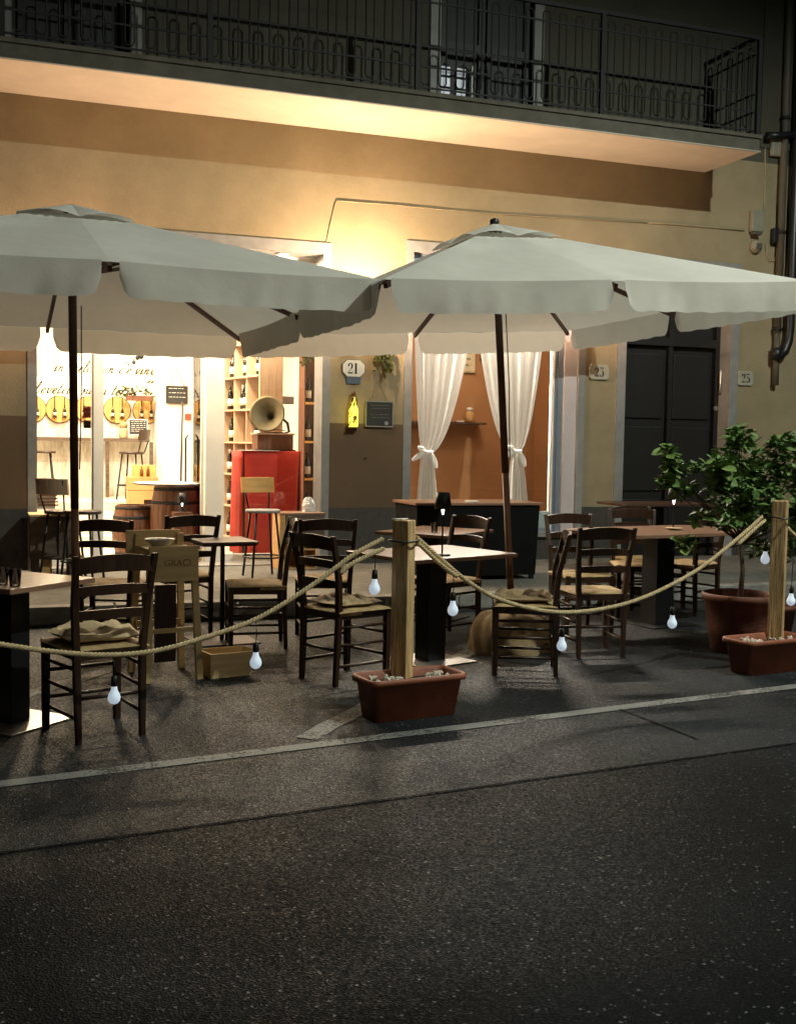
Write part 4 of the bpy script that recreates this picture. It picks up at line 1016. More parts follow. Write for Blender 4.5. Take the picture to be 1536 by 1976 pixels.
rope('short stretch of hemp rope leaving the right post at right edge', [R3])

# ---- bulbs
def bulb_mesh(): return MB().lathe([(.014, 0), (.0145, -.012), (.018, -.026), (.027, -.042), (.031, -.058), (.028, -.074), (.018, -.086), (.006, -.091), (0, -.092)], (0, 0, 0), 20).mesh('globe', 'bulb')
BMh = bulb_mesh(); SKm = MB().lathe([(.006, .05), (.015, .045), (.017, .0), (.0145, -.003)], (0, 0, 0), 14).mesh('socket', 'socket')
allp = LP+RP+R3
def bulb(px, py_top, label, py_rope=None):
    Y = 6.0
    for _ in range(8): Y = yM(F(px, py_top, Y).x)
    p = F(px, py_top, Y); top = min(allp, key=lambda q: abs(q.x-p.x)+abs(q.y-p.y))
    t = thing('hanging_bulb', label, 'light bulb', p, group='opal bulbs hanging from the rope')
    inst('globe', BMh, t, (0, 0, .0)); inst('socket', SKm, t)
    L_ = max(.06, top.z-p.z)
    MB().tube([(0, 0, .045), (.004, 0, L_*.5), (top.x-p.x, 0, L_)], .0028, 5).build('cord', 'socket', t)
for px, py, lb in ((221, 1323, 'opal bulb hanging before the seat of the front left chair'), (494, 1257, 'opal bulb hanging above the low pine crate'), (723, 1116, 'opal bulb hanging just left of the middle post'),
                   (874, 1158, 'opal bulb hanging just right of the middle planter post'), (1084, 1228, 'opal bulb before the side on chair, lowest of right rope'), (1297, 1186, 'opal bulb before the black pedestal of the long right table'),
                   (1476, 1063, 'opal bulb against the right wooden post'), (1526, 1144, 'opal bulb beyond the right post at right edge')):
    bulb(px, py, lb)

# ================================================================= TREE IN ROUND POT
rc = Vector((5.24, 6.98, 0))
rpot = thing('round_pot', 'large round terracotta pot holding the leafy tree', 'flower pot', rc)
MB().lathe([(.20, 0), (.235, .2), (.262, .38), (.275, .385), (.28, .43), (.262, .435), (.25, .40), (.245, .36), (.2, .355)], (0, 0, 0), 40).build('pot', 'terrashaded', rpot)
MB().lathe([(.24, .34), (.24, .352)], (0, 0, 0), 30).build('soil', 'soil', rpot)
rpot2 = thing('round_pot', 'smaller dark terracotta pot behind the right wooden post', 'flower pot', (5.72, 7.25, 0))
MB().lathe([(.15, 0), (.19, .26), (.205, .27), (.205, .30), (.19, .30), (.18, .26)], (0, 0, 0), 32).build('pot', 'terrashaded', rpot2)
MB().lathe([(.175, .24), (.175, .25)], (0, 0, 0), 24).build('soil', 'soil', rpot2)
def leaf_mesh(L_, W_, m):
    n = 6; vs = []; 
    for i in range(n+1):
        t_ = i/n; w_ = W_/2*math.sin(PI*min(1, t_*.94+.03))**.8; z = -.18*L_*t_*t_
        vs += [(t_*L_, -w_, z+.12*w_), (t_*L_, 0, z-.05*W_), (t_*L_, w_, z+.12*w_)]
    fs = []
    for i in range(n): a_ = i*3; fs += [(a_, a_+3, a_+4, a_+1), (a_+1, a_+4, a_+5, a_+2)]
    return MB().add(vs, fs, True).mesh('leaf', m)
LM = [leaf_mesh(.10, .064, 'leaf'), leaf_mesh(.08, .050, 'leaf2'), leaf_mesh(.115, .07, 'leaf2')]
def tree(label, c, base_z, limbs, cl, nleaf, seed):
    rnd = random.Random(seed)
    t = thing('potted_tree', label, 'tree', c)
    MB().tube([(0, 0, base_z), (.01, .0, .6), (-.01, .01, .8), (0, 0, .92)], [.022, .018, .016, .014], 9).build('trunk', 'bark', t)
    leaves = []
    for (px, py, Y, r_) in cl:
        q = F(px, py, Y)-Vector(c); leaves.append((q, r_))
        st = Vector((0, 0, .80)); m_ = st.lerp(q, .5)+Vector((0, 0, -.03))
        MB().tube([st, m_+Vector((rnd.uniform(-.04, .04), rnd.uniform(-.04, .04), rnd.uniform(-.02, .06))), q], [.009, .006, .002], 6).build('limb', 'bark', t)
    tw = MB(); spots = []
    tot = sum(r_**2 for _, r_ in leaves)
    for q, r_ in leaves:
        k = int(nleaf*r_**2/tot); nt_ = max(3, k//9)
        for _ in range(nt_):
            d = Vector((rnd.gauss(0, 1), rnd.gauss(0, 1), rnd.gauss(.2, 1))).normalized(); e = q+d*r_*rnd.uniform(.55, 1.05)
            tw.tube([q+d*r_*.1, q.lerp(e, .6)+Vector((0, 0, .01)), e], [.004, .003, .0015], 4)
            for j in range(9):
                f_ = rnd.uniform(.35, 1.0); p = (q+d*r_*.1).lerp(e, f_); a_ = rnd.uniform(0, 2*PI)
                spots.append((p, a_, rnd.uniform(-.5, .9), rnd.uniform(-.7, .7)))
    tw.build('twigs', 'bark', t)['kind'] = 'stuff'
    cxy = Vector(c)
    spots.sort(key=lambda s: (s[0]+cxy-Vector((0, 0, 1.5))).length)
    for i, (p, a_, b_, c_) in enumerate(spots[:290]):
        s_ = rnd.uniform(.7, 1.2); inst('leaf', LM[0 if rnd.random() < .6 else 1 if rnd.random() < .75 else 2], t, p, (c_, b_*-1, a_), (s_, s_, s_))
    rest = MB()
    for (p, a_, b_, c_) in spots[290:]:
        Rm = Euler((c_, -b_, a_)).to_matrix(); L_ = rnd.uniform(.06, .10); W_ = L_*.25
        rest.add([p, p+Rm @ Vector((L_*.5, -W_, .0)), p+Rm @ Vector((L_, 0, -.015)), p+Rm @ Vector((L_*.5, W_, 0)), p+Rm @ Vector((L_*.5, 0, -.006))], [(0, 1, 4), (1, 2, 4), (2, 3, 4), (3, 0, 4)], True)
    if rest.v: rest.build('leaf_mass', 'leaf', t)['kind'] = 'stuff'
    return t
tree('glossy leaved potted tree behind the right planter and rope post', (rc.x, rc.y, 0), .35, None,
     [(1430, 865, 7.0, .13), (1400, 900, 7.0, .15), (1450, 905, 6.95, .15), (1500, 915, 6.95, .14), (1535, 930, 6.95, .13), (1430, 950, 6.9, .16), (1480, 960, 6.9, .15), (1385, 950, 7.0, .12), (1530, 985, 6.85, .12), (1435, 1000, 6.9, .12), (1300, 900, 7.1, .10), (1282, 930, 7.1, .08), (1320, 950, 7.1, .09), (1345, 900, 7.1, .08), (1350, 1000, 7.0, .07), (1560, 900, 6.9, .14), (1330, 1052, 7.0, .07), (1290, 880, 7.1, .06), (1400, 1010, 6.9, .08), (1545, 1030, 6.9, .1), (1500, 868, 6.9, .13), (1545, 868, 6.85, .14), (1425, 842, 7.0, .10), (1540, 1000, 6.8, .13), (1575, 940, 6.8, .16), (1440, 930, 7.15, .2), (1490, 1010, 6.95, .15), (1415, 985, 6.95, .13), (1525, 1060, 6.8, .12), (1465, 1060, 6.95, .10), (1385, 910, 6.9, .14)], 4000, 11)
# ---- trailing plants on the wall and indoors
def ivy(label, px0, px1, py0, py1, Y, nv, seed, topz=None, sz=.034):
    rnd = random.Random(seed); tp_ = F((px0+px1)/2, py0, Y)
    t = thing('trailing_plant', label, 'plant', tp_)
    st = MB(); me = leaf_mesh(sz*1.3, sz, 'ivy'); vs_ = []
    for k in range(nv):
        x = F(px0+(px1-px0)*(k+.5)/nv, py0, Y).x-tp_.x; zb = F(px0, py1-(py1-py0)*rnd.uniform(0, .45), Y).z-tp_.z
        pts = [(x*.3, -.03, .12), (x*.8, -.06, .06)]+[(x+rnd.uniform(-.015, .015), -.05-rnd.uniform(0, .03), .06+(zb-.06)*i/7) for i in range(1, 8)]
        st.tube(pts, .003, 4)
        for i in range(34):
            f_ = rnd.uniform(0, 1); q = Vector(pts[1]).lerp(Vector(pts[-1]), f_); vs_.append(q)
    st.build('stems', 'ivy', t)['kind'] = 'stuff'
    for q in vs_: inst('leaf', me, t, q+Vector((rnd.uniform(-.02, .02), rnd.uniform(-.02, .02), 0)), (rnd.uniform(-1, 1), rnd.uniform(-.2, 1.4), rnd.uniform(0, 6.28)))
    MB().lathe([(.05, .08), (.07, .2), (.062, .2), (.045, .1)], (0, -.07, .02), 16).build('pot', 'terra', t)
    return t
ivy('trailing ivy in a wall pot above the small blackboard', 718, 755, 655, 724, 11.95, 5, 3)
ivy('trailing ivy inside the shop beside the right bottle shelf', 582, 600, 655, 715, 12.9, 4, 4)

# ================================================================= LIT BOTTLE, BLACKBOARD ON THE WALL
bz = F(682, 824, 11.95); bh = F(682, 755, 11.95).z-bz.z
lb = thing('lit_bottle', 'glowing yellow bottle lamp on the wall under number 21', 'bottle lamp', bz)
MB().lathe([(.048, 0), (.052, .02), (.052, bh*.45), (.035, bh*.62), (.018, bh*.78), (.018, bh*.84)], (0, 0, 0), 20).build('glass_body', 'bottleglow', lb)
MB().lathe([(.019, bh*.84), (.019, bh*.97), (.014, bh)], (0, 0, 0), 14).build('neck_foil', 'dkglass', lb)
rnd = random.Random(5); vn = MB()
for k in range(26):
    a_ = rnd.uniform(PI, 2*PI); z_ = rnd.uniform(.0, bh*.78); r_ = .0535 if z_ < bh*.45 else .0535-(z_-bh*.45)/(bh*.33)*.034
    pts = [(math.cos(a_+k2*.25*rnd.uniform(.3, 1))*r_*1.0, math.sin(a_+k2*.25)*r_, z_+k2*.016) for k2 in range(4)]
    vn.tube(pts, .0055, 5)
MB().lathe([(.0, -.001), (.022, -.001), (.022, .002), (0, .004)], (0, -.055, bh*.27), 14, 'y').build('round_label', 'dkglass', lb)
vn.build('dark_overlay', 'dkglass', lb)['kind'] = 'stuff'
MB().box((-.06, -.05, -.012), (.06, .05, 0)).build('wall_bracket', 'shadowtone', lb)
light('POINT', (0, -.10, bh*.45), 1.1, (1, .82, .12), .05, lb)
bbx = F(732, 799, 11.975); bw = F(757, 799, 11.975).x-F(707, 799, 11.975).x; bhh = F(732, 776, 11.975).z-F(732, 822, 11.975).z
bd = thing('hanging_blackboard', 'small framed blackboard hanging by twine under the wall ivy', 'blackboard', bbx)
MB().box((-bw/2, -.006, -bhh/2), (bw/2, .012, bhh/2)).build('slate', 'slate', bd)
for q in (((-bw/2-.008, -.012, bhh/2), (bw/2+.008, .012, bhh/2+.012)), ((-bw/2-.008, -.012, -bhh/2-.012), (bw/2+.008, .012, -bhh/2)), ((-bw/2-.012, -.012, -bhh/2), (-bw/2, .012, bhh/2)), ((bw/2, -.012, -bhh/2), (bw/2+.012, .012, bhh/2))): MB().box(*q).build('frame', 'surround', bd)
apx = F(731, 731, 11.98)-bbx
MB().tube([(-bw*.32, -.005, bhh/2+.01), tuple(apx), (bw*.32, -.005, bhh/2+.01)], .004, 5).build('twine', 'twine', bd)
MB().lathe([(.022, 0), (.022, .003)], (bw*.27, -.010, -bhh*.38), 14, 'y').build('sticker', 'surround', bd)
ck = MB()
for k in range(5):
    z_ = bhh*(.36-.13*k); x0_ = -bw*.36+rnd.uniform(0, .03); x_ = x0_
    while x_ < bw*.36 and k != 2:
        ck.box((x_, -.0075, z_), (x_+rnd.uniform(.004, .014), -.0062, z_+.0035)); x_ += rnd.uniform(.014, .02)
ck.build('chalk_marks', 'surround', bd)

# ================================================================= CURTAINS
def curtain(label, Y, xt0, xt1, ztop, tie, zt_, bot0, bot1, zb, seed):
    rnd = random.Random(seed); n = 64; m_ = 46; vs = []
    ph = [rnd.uniform(0, 6) for _ in range(4)]
    t = thing('tied_curtain', label, 'curtain', (tie, Y, zt_))
    for i in range(m_+1):
        z = ztop+(zb-ztop)*i/m_
        if z > zt_:
            q = (z-zt_)/(ztop-zt_); k = q**.5; l = tie-.055; r_ = tie+.055
            x0 = l+(xt0-l)*k; x1 = r_+(xt1-r_)*k; amp = .012+.022*q
        else:
            q = (zt_-z)/(zt_-zb); k = q**.6; x0 = tie-.05+(bot0-tie+.05)*k; x1 = tie+.05+(bot1-tie-.05)*k; amp = .02+.012*q
        for j in range(n+1):
            u = j/n; x = x0+(x1-x0)*u
            y = amp*(math.sin(u*38+ph[0])+.5*math.sin(u*71+ph[1]+z)+.3*math.sin(u*19+z*2+ph[2]))
            vs.append((x-tie, y, z-zt_))
    MB().add(vs, [(i*(n+1)+j, i*(n+1)+j+1, (i+1)*(n+1)+j+1, (i+1)*(n+1)+j) for i in range(m_) for j in range(n)], True).build('panel', 'curtain', t)
    MB().tube([(math.cos(a_)*.062, math.sin(a_)*.045, 0) for a_ in [2*PI*i/18 for i in range(18)]], .018, 7, closed=True).build('tie_band', 'curtain', t)
    bw_ = MB()
    for sgn, a_, l_ in ((-1, .5, .12), (-1, -.5, .20), (1, -1.2, .2)):
        vv = []
        for i in range(9):
            q = i/8
            for j in range(5):
                w_ = (.02+.05*math.sin(PI*min(1, q*.9+.05)))*(j/4-.5)
                vv.append((sgn*(.03+l_*q*math.cos(a_))+w_*math.sin(a_)*-sgn, -.05+.012*math.sin(j*2+q*4), l_*q*math.sin(a_)+w_*math.cos(a_)))
        bw_.add(vv, [(i*5+j, i*5+j+1, (i+1)*5+j+1, (i+1)*5+j) for i in range(8) for j in range(4)], True)
    bw_.build('bow', 'curtain', t)
CY = 12.24
curtain('left white voile curtain tied in a bow at the window', CY, F(797, 665, CY).x, F(912, 665, CY).x+.1, 3.5, F(824, 870, CY).x, F(824, 872, CY).z, F(804, 972, CY).x, F(846, 972, CY).x, F(820, 1000, CY).z, 1)
curtain('right white voile curtain tied in a bow at the window', CY, F(922, 665, CY).x-.12, F(1050, 670, CY).x+.04, 3.5, F(995, 868, CY).x, F(995, 870, CY).z, F(978, 972, CY).x, F(1021, 972, CY).x, F(1000, 1000, CY).z, 2)
tag(MB().tube([(4.5, CY, 3.5), (6.3, CY, 3.5)], .012, 8).build('curtain_rod', 'steel'), 'thin rod carrying the two white curtains', 'curtain rod')
# shelf on the orange wall
sh0, sh1 = F(780, 815, 13.8).x, F(928, 817, 13.8).x; shz = F(900, 815, 13.75).z
tag(MB().box((sh0, 13.62, shz-.03), (sh1, 13.9, shz)).build('wall_shelf', 'tabledark', None, .003), 'dark wall shelf on the orange wall behind the curtain', 'shelf')
j0 = F(907, 812, 13.72); jr = thing('glass_jar', 'glass jar on the shelf of the orange wall', 'jar', (j0.x, 13.74, shz))
MB().lathe([(.045, 0), (.055, .03), (.055, .12), (.035, .15)], (0, 0, 0), 16).build('body', 'cratew', jr); MB().lathe([(.042, .15), (.042, .19), (.0, .195)], (0, 0, 0), 16).build('lid', 'plate', jr)
tag(MB().box((-.05, -.02, 0), (.05, .02, .02)).build('small_tray', 'bowl', None, .004, (F(888, 812, 13.74).x, 13.74, shz+.001)), 'small pale tray left of the jar on shelf', 'tray')
tag(MB().lathe([(.03, 0), (.04, .05), (.03, .1), (.01, .11)], (0, 0, 0), 12).build('red_pot', 'red', None, 0, (F(867, 812, 13.74).x, 13.74, shz)), 'small red pot at the curtain end of the shelf', 'pot')
def picture(label, px0, py0, px1, py1, Y, m='poster'):
    a_, b_ = F(px0, py1, Y), F(px1, py0, Y); t = thing('wall_picture', label, 'picture', ((a_.x+b_.x)/2, Y, (a_.z+b_.z)/2))
    w_, h_ = (b_.x-a_.x)/2, (b_.z-a_.z)/2
    MB().box((-w_, -.02, -h_), (w_, 0, h_)).build('frame', 'darkwood' if m == 'label' else 'poster', t); MB().box((-w_+.015, -.026, -h_+.015), (w_-.015, -.021, h_-.015)).build('print', m, t)
    for k in range(3): MB().box((-w_*.6+k*.03, -.0285, -h_*.7+k*h_*.3), (w_*.2+k*.02, -.0265, -h_*.6+k*h_*.3)).build('print_mark', 'cable', t)
picture('pale framed picture on orange wall behind the left curtain', 885, 640, 917, 718, 13.88)
picture('small pale picture on orange wall between the curtains', 926, 640, 938, 697, 13.88, 'label')
# two picture frames with side chair inside window B
# ================================================================= SHOP INTERIOR OBJECTS
# barrel lids on the back wall
for i, (px, lb_) in enumerate(((63, 'leftmost barrel lid on the whitewashed wall, half hidden by the door jamb'), (116, 'round barrel lid with two small bottles left of the umbrella pole'), (172, 'round barrel lid partly behind the white door frame'), (227, 'round barrel lid right of the white door frame'), (283, 'rightmost barrel lid on whitewashed wall beside the hanging plant'))):
    c = F(px, 789+i*.8, BWY-.05); t = thing('wall_plaque', lb_, 'barrel end', (c.x, BWY-.02, c.z), group='barrel lids on the back wall'); R_ = .185
    for k in range(5):
        x0_ = -R_+k*2*R_/5+.002; x1_ = -R_+(k+1)*2*R_/5-.002; pts = []
        for xx_ in [x0_+(x1_-x0_)*i_/5 for i_ in range(6)]: pts.append((xx_, math.sqrt(max(0, R_*R_-xx_*xx_))))
        pts = pts+[(p[0], -p[1]) for p in reversed(pts)]
        pts = [p for j, p in enumerate(pts) if j == 0 or (Vector(p)-Vector(pts[j-1])).length > 1e-5]
        if (Vector(pts[0])-Vector(pts[-1])).length < 1e-5: pts = pts[:-1]
        MB().prism(pts, -.025, 0, 'xz').build('plank', 'lid', t)
    MB().tube([(math.cos(a_)*R_, -.012, math.sin(a_)*R_) for a_ in [2*PI*i_/32 for i_ in range(32)]], .012, 6, closed=True).build('hoop', 'barrel', t)
    for sx in (-.068, .068):
        MB().lathe([(.022, -.10), (.024, -.02), (.010, .02), (.010, .06)], (sx, -.06, 0), 10).build('small_bottle', 'bottle', t)
        MB().box((sx-.03, -.09, -.115), (sx+.03, -.026, -.10)).build('ledge', 'darkwood', t)
        MB().box((sx-.006, -.045, .06), (sx+.006, -.026, .19)).build('strap', 'darkwood', t)
        MB().lathe([(.0232, -.09), (.0242, -.045)], (sx, -.06, 0), 10).build('bottle_label', 'label', t)
def plane_box(name, label, cat, px0, py0, px1, py1, Y, th, m, lines=0, frame=None, lm='chalk'):
    a_, b_ = F(px0, py1, Y), F(px1, py0, Y); w_, h_ = (b_.x-a_.x)/2, (b_.z-a_.z)/2
    t = thing(name, label, cat, ((a_.x+b_.x)/2, Y, (a_.z+b_.z)/2))
    MB().box((-w_, -th, -h_), (w_, 0, h_)).build('board', m, t)
    if frame:
        for q in (((-w_-.012, -th-.006, h_), (w_+.012, 0, h_+.012)), ((-w_-.012, -th-.006, -h_-.012), (w_+.012, 0, -h_)), ((-w_-.012, -th-.006, -h_), (-w_, 0, h_)), ((w_, -th-.006, -h_), (w_+.012, 0, h_))): MB().box(*q).build('frame', frame, t)
    rn = random.Random(int(px0))
    mb = MB()
    for k in range(lines):
        z_ = h_*.75-k*(1.6*h_/max(1, lines)); x_ = -w_*.8
        while x_ < w_*.7: 
            l_ = rn.uniform(.02, .06); mb.box((x_, -th-.0025, z_), (min(x_+l_, w_*.85), -th-.001, z_+h_*.07)); x_ += l_+.014
    if lines: mb.build('writing', lm, t)
    return t
plane_box('chalk_sign', 'black chalk sign with white writing hanging on white inner wall', 'sign', 322, 747, 361, 777, BWY-.38, .012, 'slate', 3, 'darkwood')
c = F(341, 710, BWY-.37); c2 = F(326, 746, BWY-.37); c3 = F(356, 746, BWY-.37); tag(MB().tube([c2, c, c3], .005, 5).build('sign_string', 'twine'), 'thin string holding the chalk sign on white inner wall', 'string')
plane_box('chalk_menu', 'framed chalk menu standing on back counter under barrel lids', 'sign', 250, 811, 284, 838, 16.6, .012, 'slate', 6, 'white')
plane_box('dark_poster', 'small dark poster beside the white door frame', 'poster', 161, 784, 176, 806, 12.4, .004, 'redsign', 2)
plane_box('dark_poster', 'lower small brown photo poster beside the white door frame', 'poster', 162, 811, 176, 826, 12.4, .004, 'darkwood', 2, None, 'cushion')
plane_box('fire_sign', 'small red and white pictogram sign right of the chalk sign', 'sign', 357, 784, 370, 797, BWY-.38, .004, 'paper', 1, None, 'redsign')
plane_box('fire_sign', 'small faded red sign under the pictogram sign', 'sign', 357, 799, 370, 811, BWY-.38, .004, 'redsign', 0)
# jar on counter
q = F(239, 838, 16.7); t = thing('candle_jar', 'pale yellow jar on the back counter beside the chalk menu', 'jar', (q.x, 16.7, ctz)); MB().lathe([(.055, 0), (.06, .02), (.06, .13), (.05, .15)], (0, 0, 0), 16).build('body', 'cushion', t); MB().lathe([(.055, .15), (.06, .2), (.03, .235), (0, .24)], (0, 0, 0), 16).build('lid', 'straw', t)
# hanging plant with shelf over lids
q = F(270, 768, 16.7); t = thing('hanging_planter', 'wooden hanging tray of greenery over the rightmost barrel lids', 'plant', q)
MB().box((-.19, -.06, -.04), (.19, .06, .03)).build('tray', 'barrel', t)
for sx in (-1, 1): MB().tube([(sx*.17, 0, .03), (sx*.08, 0, .6)], .003, 4).build('cord', 'twine', t)
me = leaf_mesh(.07, .035, 'ivy'); rnd = random.Random(8)
for k in range(70): inst('leaf', me, t, (rnd.uniform(-.30, .18), rnd.uniform(-.06, .06), .03+rnd.uniform(-.04, .12)), (rnd.uniform(-1, 1), rnd.uniform(-1, .6), rnd.uniform(0, 6.3)))
# dark pendant cluster
q = F(266, 690, 16.0); t = thing('pendant_lamps', 'cluster of small dark unlit pendant bulbs near ceiling inside shop', 'lamp', q)
for dx, dz, r_ in ((0, 0, .035), (-.05, -.07, .028), (.05, .02, .04), (.02, .08, .025)):
    MB().lathe([(.006, r_*2), (r_*.5, r_), (r_, 0), (r_*.5, -r_*.9), (0, -r_)], (dx, 0, dz), 12).build('bulb', 'ink', t)
    MB().tube([(dx, 0, dz+r_*1.6), (0, 0, .5), (0, 0, 1.0)], .003, 4).build('cord', 'ink', t)
# floor standing rod sign
q = F(349, 930, 15.6); t = thing('floor_stand', 'slim dark stand with round foot in front of white inner wall', 'stand', (q.x, 15.6, RF))
MB().tube([(0, 0, 0), (.02, 0, F(352, 775, 15.6).z-RF)], .014, 8).build('rod', 'darkwood', t)
MB().tube([(math.cos(a_)*.13, 0, .02+math.sin(a_)*.09) for a_ in [PI*i/12 for i in range(13)]], .01, 6).build('foot_hoop', 'ink', t)

# ---- bar stools
def bar_stool(label, c, rz, sh, m_seat='darkwood', back=True, r_=.17, bm='tabledark', z0_=0):
    t = thing('bar_stool', label, 'stool', c, rz, 'metal legged bar stools')
    MB().lathe([(r_, sh-.03), (r_+.004, sh-.015), (r_, sh)], (0, 0, 0), 26).build('seat', m_seat, t)
    for a_ in (45, 135, 225, 315):
        ca, sa = math.cos(rad(a_)), math.sin(rad(a_)); MB().tube([(ca*r_*1.28, sa*r_*1.28, 0), (ca*r_*.82, sa*r_*.82, sh-.03)], .012, 8).build('leg', 'black', t)
    rr_ = r_*1.14; MB().tube([(math.cos(a_)*rr_, math.sin(a_)*rr_, sh*.3) for a_ in [2*PI*i/28 for i in range(28)]], .009, 6, closed=True).build('foot_ring', 'black', t)
    if back:
        for sx in (-1, 1): MB().tube([(sx*.10, -r_*.8, sh-.02), (sx*.12, -r_*1.05, sh+.12), (sx*.13, -r_*1.25, sh+.30)], .009, 6).build('back_rod', 'black', t)
        vs = []
        for i in range(9):
            u = i/8*2-1; vs += [(u*.17, -r_*1.15-.02+.03*u*u, sh+.16), (u*.17, -r_*1.0-.02+.03*u*u, sh+.16), (u*.17, -r_*1.12-.02+.03*u*u, sh+.31), (u*.17, -r_*1.27-.02+.03*u*u, sh+.31)]
        MB().add(vs, [(i*4+j, i*4+(j+1) % 4, i*4+4+(j+1) % 4, i*4+4+j) for i in range(8) for j in range(4)]+[(3, 2, 1, 0), (32, 33, 34, 35)]).build('backrest', bm, t)
    return t
p = F(160, 985, 10.9); bar_stool('bar stool with plywood back outside at left of the shop door', (p.x, 10.9, SZ), rad(-75), p.z-SZ, back=False)
p = F(122, 985, 11.35); bar_stool('bar stool with wooden backrest against the left counter', (p.x, 11.35, SZ), rad(-35), p.z-SZ, bm='shelf')
p = F(508, 983, 11.0); bar_stool('bar stool with pale wooden backrest before the red draped table', (p.x, 11.0, SZ), rad(185), p.z-SZ, 'surround', bm='lid')
p = F(255, 872, 16.0); bar_stool('tall bar stool on the raised floor at the back counter', (p.x, 16.0, RF), rad(60), p.z-RF, bm='darkwood')
p = F(83, 870, 16.0); bar_stool('backless bar stool at far left of the back counter', (p.x, 16.0, RF), 0, p.z-RF, back=False)
# ---- left counter outside
p0_, p1_ = F(55, 990, 11.75), F(150, 990, 11.75); t = thing('side_counter', 'dark boxy counter beside the left jamb of shop door', 'counter', ((p0_.x+p1_.x)/2, 11.72, SZ)); hw = (p1_.x-p0_.x)/2; hh = p0_.z-SZ
MB().box((-hw, -.2, hh-.02), (hw, .2, hh)).build('counter_top', 'crate', t, .003)
MB().box((-hw+.01, -.19, hh-.44), (hw-.01, .19, hh-.021)).build('box_body', 'darkshelf', t)
MB().box((-hw+.03, -.17, 0), (-hw+.10, .17, hh-.44)).build('leg', 'darkshelf', t); MB().box((hw-.10, -.17, 0), (hw-.03, .17, hh-.44)).build('leg', 'darkshelf', t)
MB().box((-hw+.12, -.1, 0), (hw-.25, .15, .34)).build('crate_below', 'cratew', t, .003)
t = thing('slatted_rack', 'slatted rack of folded papers on the left counter', 'rack', (F(88, 960, 11.9).x, 12.35, F(88, 988, 11.9).z))
MB().box((-.1, -.02, 0), (.12, .0, .32)).build('back_board', 'white', t)
for k in range(9): MB().box((-.1+.006*k, -.03-.002*k, .31-.034*k), (.12+.004*k, -.021, .325-.034*k)).build('slat', 'barrel', t)
# ---- right box desk
p0_, p1_ = F(532, 988, 11.7), F(620, 988, 11.7); t = thing('box_desk', 'dark boxy desk with open wine crates beneath, right of door', 'desk', ((p0_.x+p1_.x)/2, 11.7, SZ)); hw = (p1_.x-p0_.x)/2; hh = p0_.z-SZ
MB().box((-hw, -.18, hh-.02), (hw, .18, hh)).build('desk_top', 'table', t, .003)
MB().box((-hw+.07, -.175, hh-.26), (hw-.01, .17, hh-.021)).build('box_body', 'darkshelf', t)
MB().box((-hw+.005, -.172, .0), (-hw+.065, .16, hh-.021)).build('side_panel', 'cratew', t)
for k in range(2):
    x0_ = -hw+.09+k*.17; cr_ = [((x0_, -.16, .0), (x0_+.015, .14, .42)), ((x0_+.135, -.16, .0), (x0_+.15, .14, .42)), ((x0_+.015, -.16, .405), (x0_+.135, .14, .42)), ((x0_+.015, -.16, 0), (x0_+.135, .14, .015)), ((x0_+.015, .12, .015), (x0_+.135, .14, .405)), ((x0_+.015, -.155, .2), (x0_+.135, .12, .212))]
    mb = MB()
    for q_ in cr_: mb.box(*q_)
    mb.build('wine_crate', 'cratew', t)
# ---- red table with gramophone
rx0, rx1 = F(462, 950, 12.75).x, F(584, 950, 12.75).x; rtz = F(500, 870, 12.75).z
t = thing('red_draped_table', 'tall table under a red cloth carrying the gramophone', 'table', ((rx0+rx1)/2, 13.0, FZ)); hw = (rx1-rx0)/2
vs = []; n = 96; m_ = 12; zt2 = rtz-FZ
for i in range(n):
    a_ = 2*PI*i/n; ex = math.copysign(abs(math.cos(a_))**.35, math.cos(a_))*hw; ey = math.copysign(abs(math.sin(a_))**.35, math.sin(a_))*.30
    for j in range(m_+1):
        q = j/m_; k_ = 1+.05*q*math.sin(a_*9)+.02*q*math.sin(a_*17+1); vs.append((ex*k_, ey*k_, zt2*(1-q*.97)))
fs = [(i*(m_+1)+j, i*(m_+1)+j+1, ((i+1) % n)*(m_+1)+j+1, ((i+1) % n)*(m_+1)+j) for i in range(n) for j in range(m_)]+[tuple(i*(m_+1) for i in range(n))]
MB().add(vs, fs, True).build('red_cloth', 'red', t)
MB().box((-hw*.9, -.27, 0), (hw*.9, .27, zt2-.01)).build('frame_box', 'darkwood', t)
MB().box((-hw+.02, -.33, zt2), (hw*.2, -.05, zt2+.006)).build('lace_mat', 'white', t)
gx = F(526, 868, 12.95); gm = thing('gramophone', 'old gramophone with brass horn on the red draped table', 'gramophone', (gx.x, 12.95, rtz+.006))
MB().box((-.21, -.15, 0), (.21, .16, .18)).build('case', 'barrel', gm, .008); MB().box((-.225, -.165, .18), (.225, .175, .20)).build('case_rim', 'shelf', gm, .004)
MB().box((-.235, -.175, -.004), (.235, .185, .012)).build('case_base', 'darkwood', gm)
MB().lathe([(.13, .2), (.13, .212)], (0, 0, 0), 26).build('turntable', 'blackcloth', gm)
hr = MB().lathe([(.012, -.02), (.018, .06), (.03, .12), (.055, .19), (.10, .25), (.165, .285), (.185, .29), (.163, .281), (.098, .245), (.05, .185), (.01, .05)], (0, 0, 0), 32).build('horn', 'brass', gm)
hr.scale = (1.12,)*3; hr.location = (.02, .02, .36); hr.rotation_euler = (rad(80), rad(0), rad(-28))
MB().tube([(.05, .0, .36), (.13, .06, .37), (.20, .09, .32), (.22, .10, .22), (.16, .10, .20)], [.012, .016, .018, .018, .014], 8).build('tone_arm', 'ink', gm)
MB().tube([(-.1, -.02, .22), (.02, -.1, .24), (.15, .02, .23)], .008, 6).build('needle_arm', 'brass', gm)
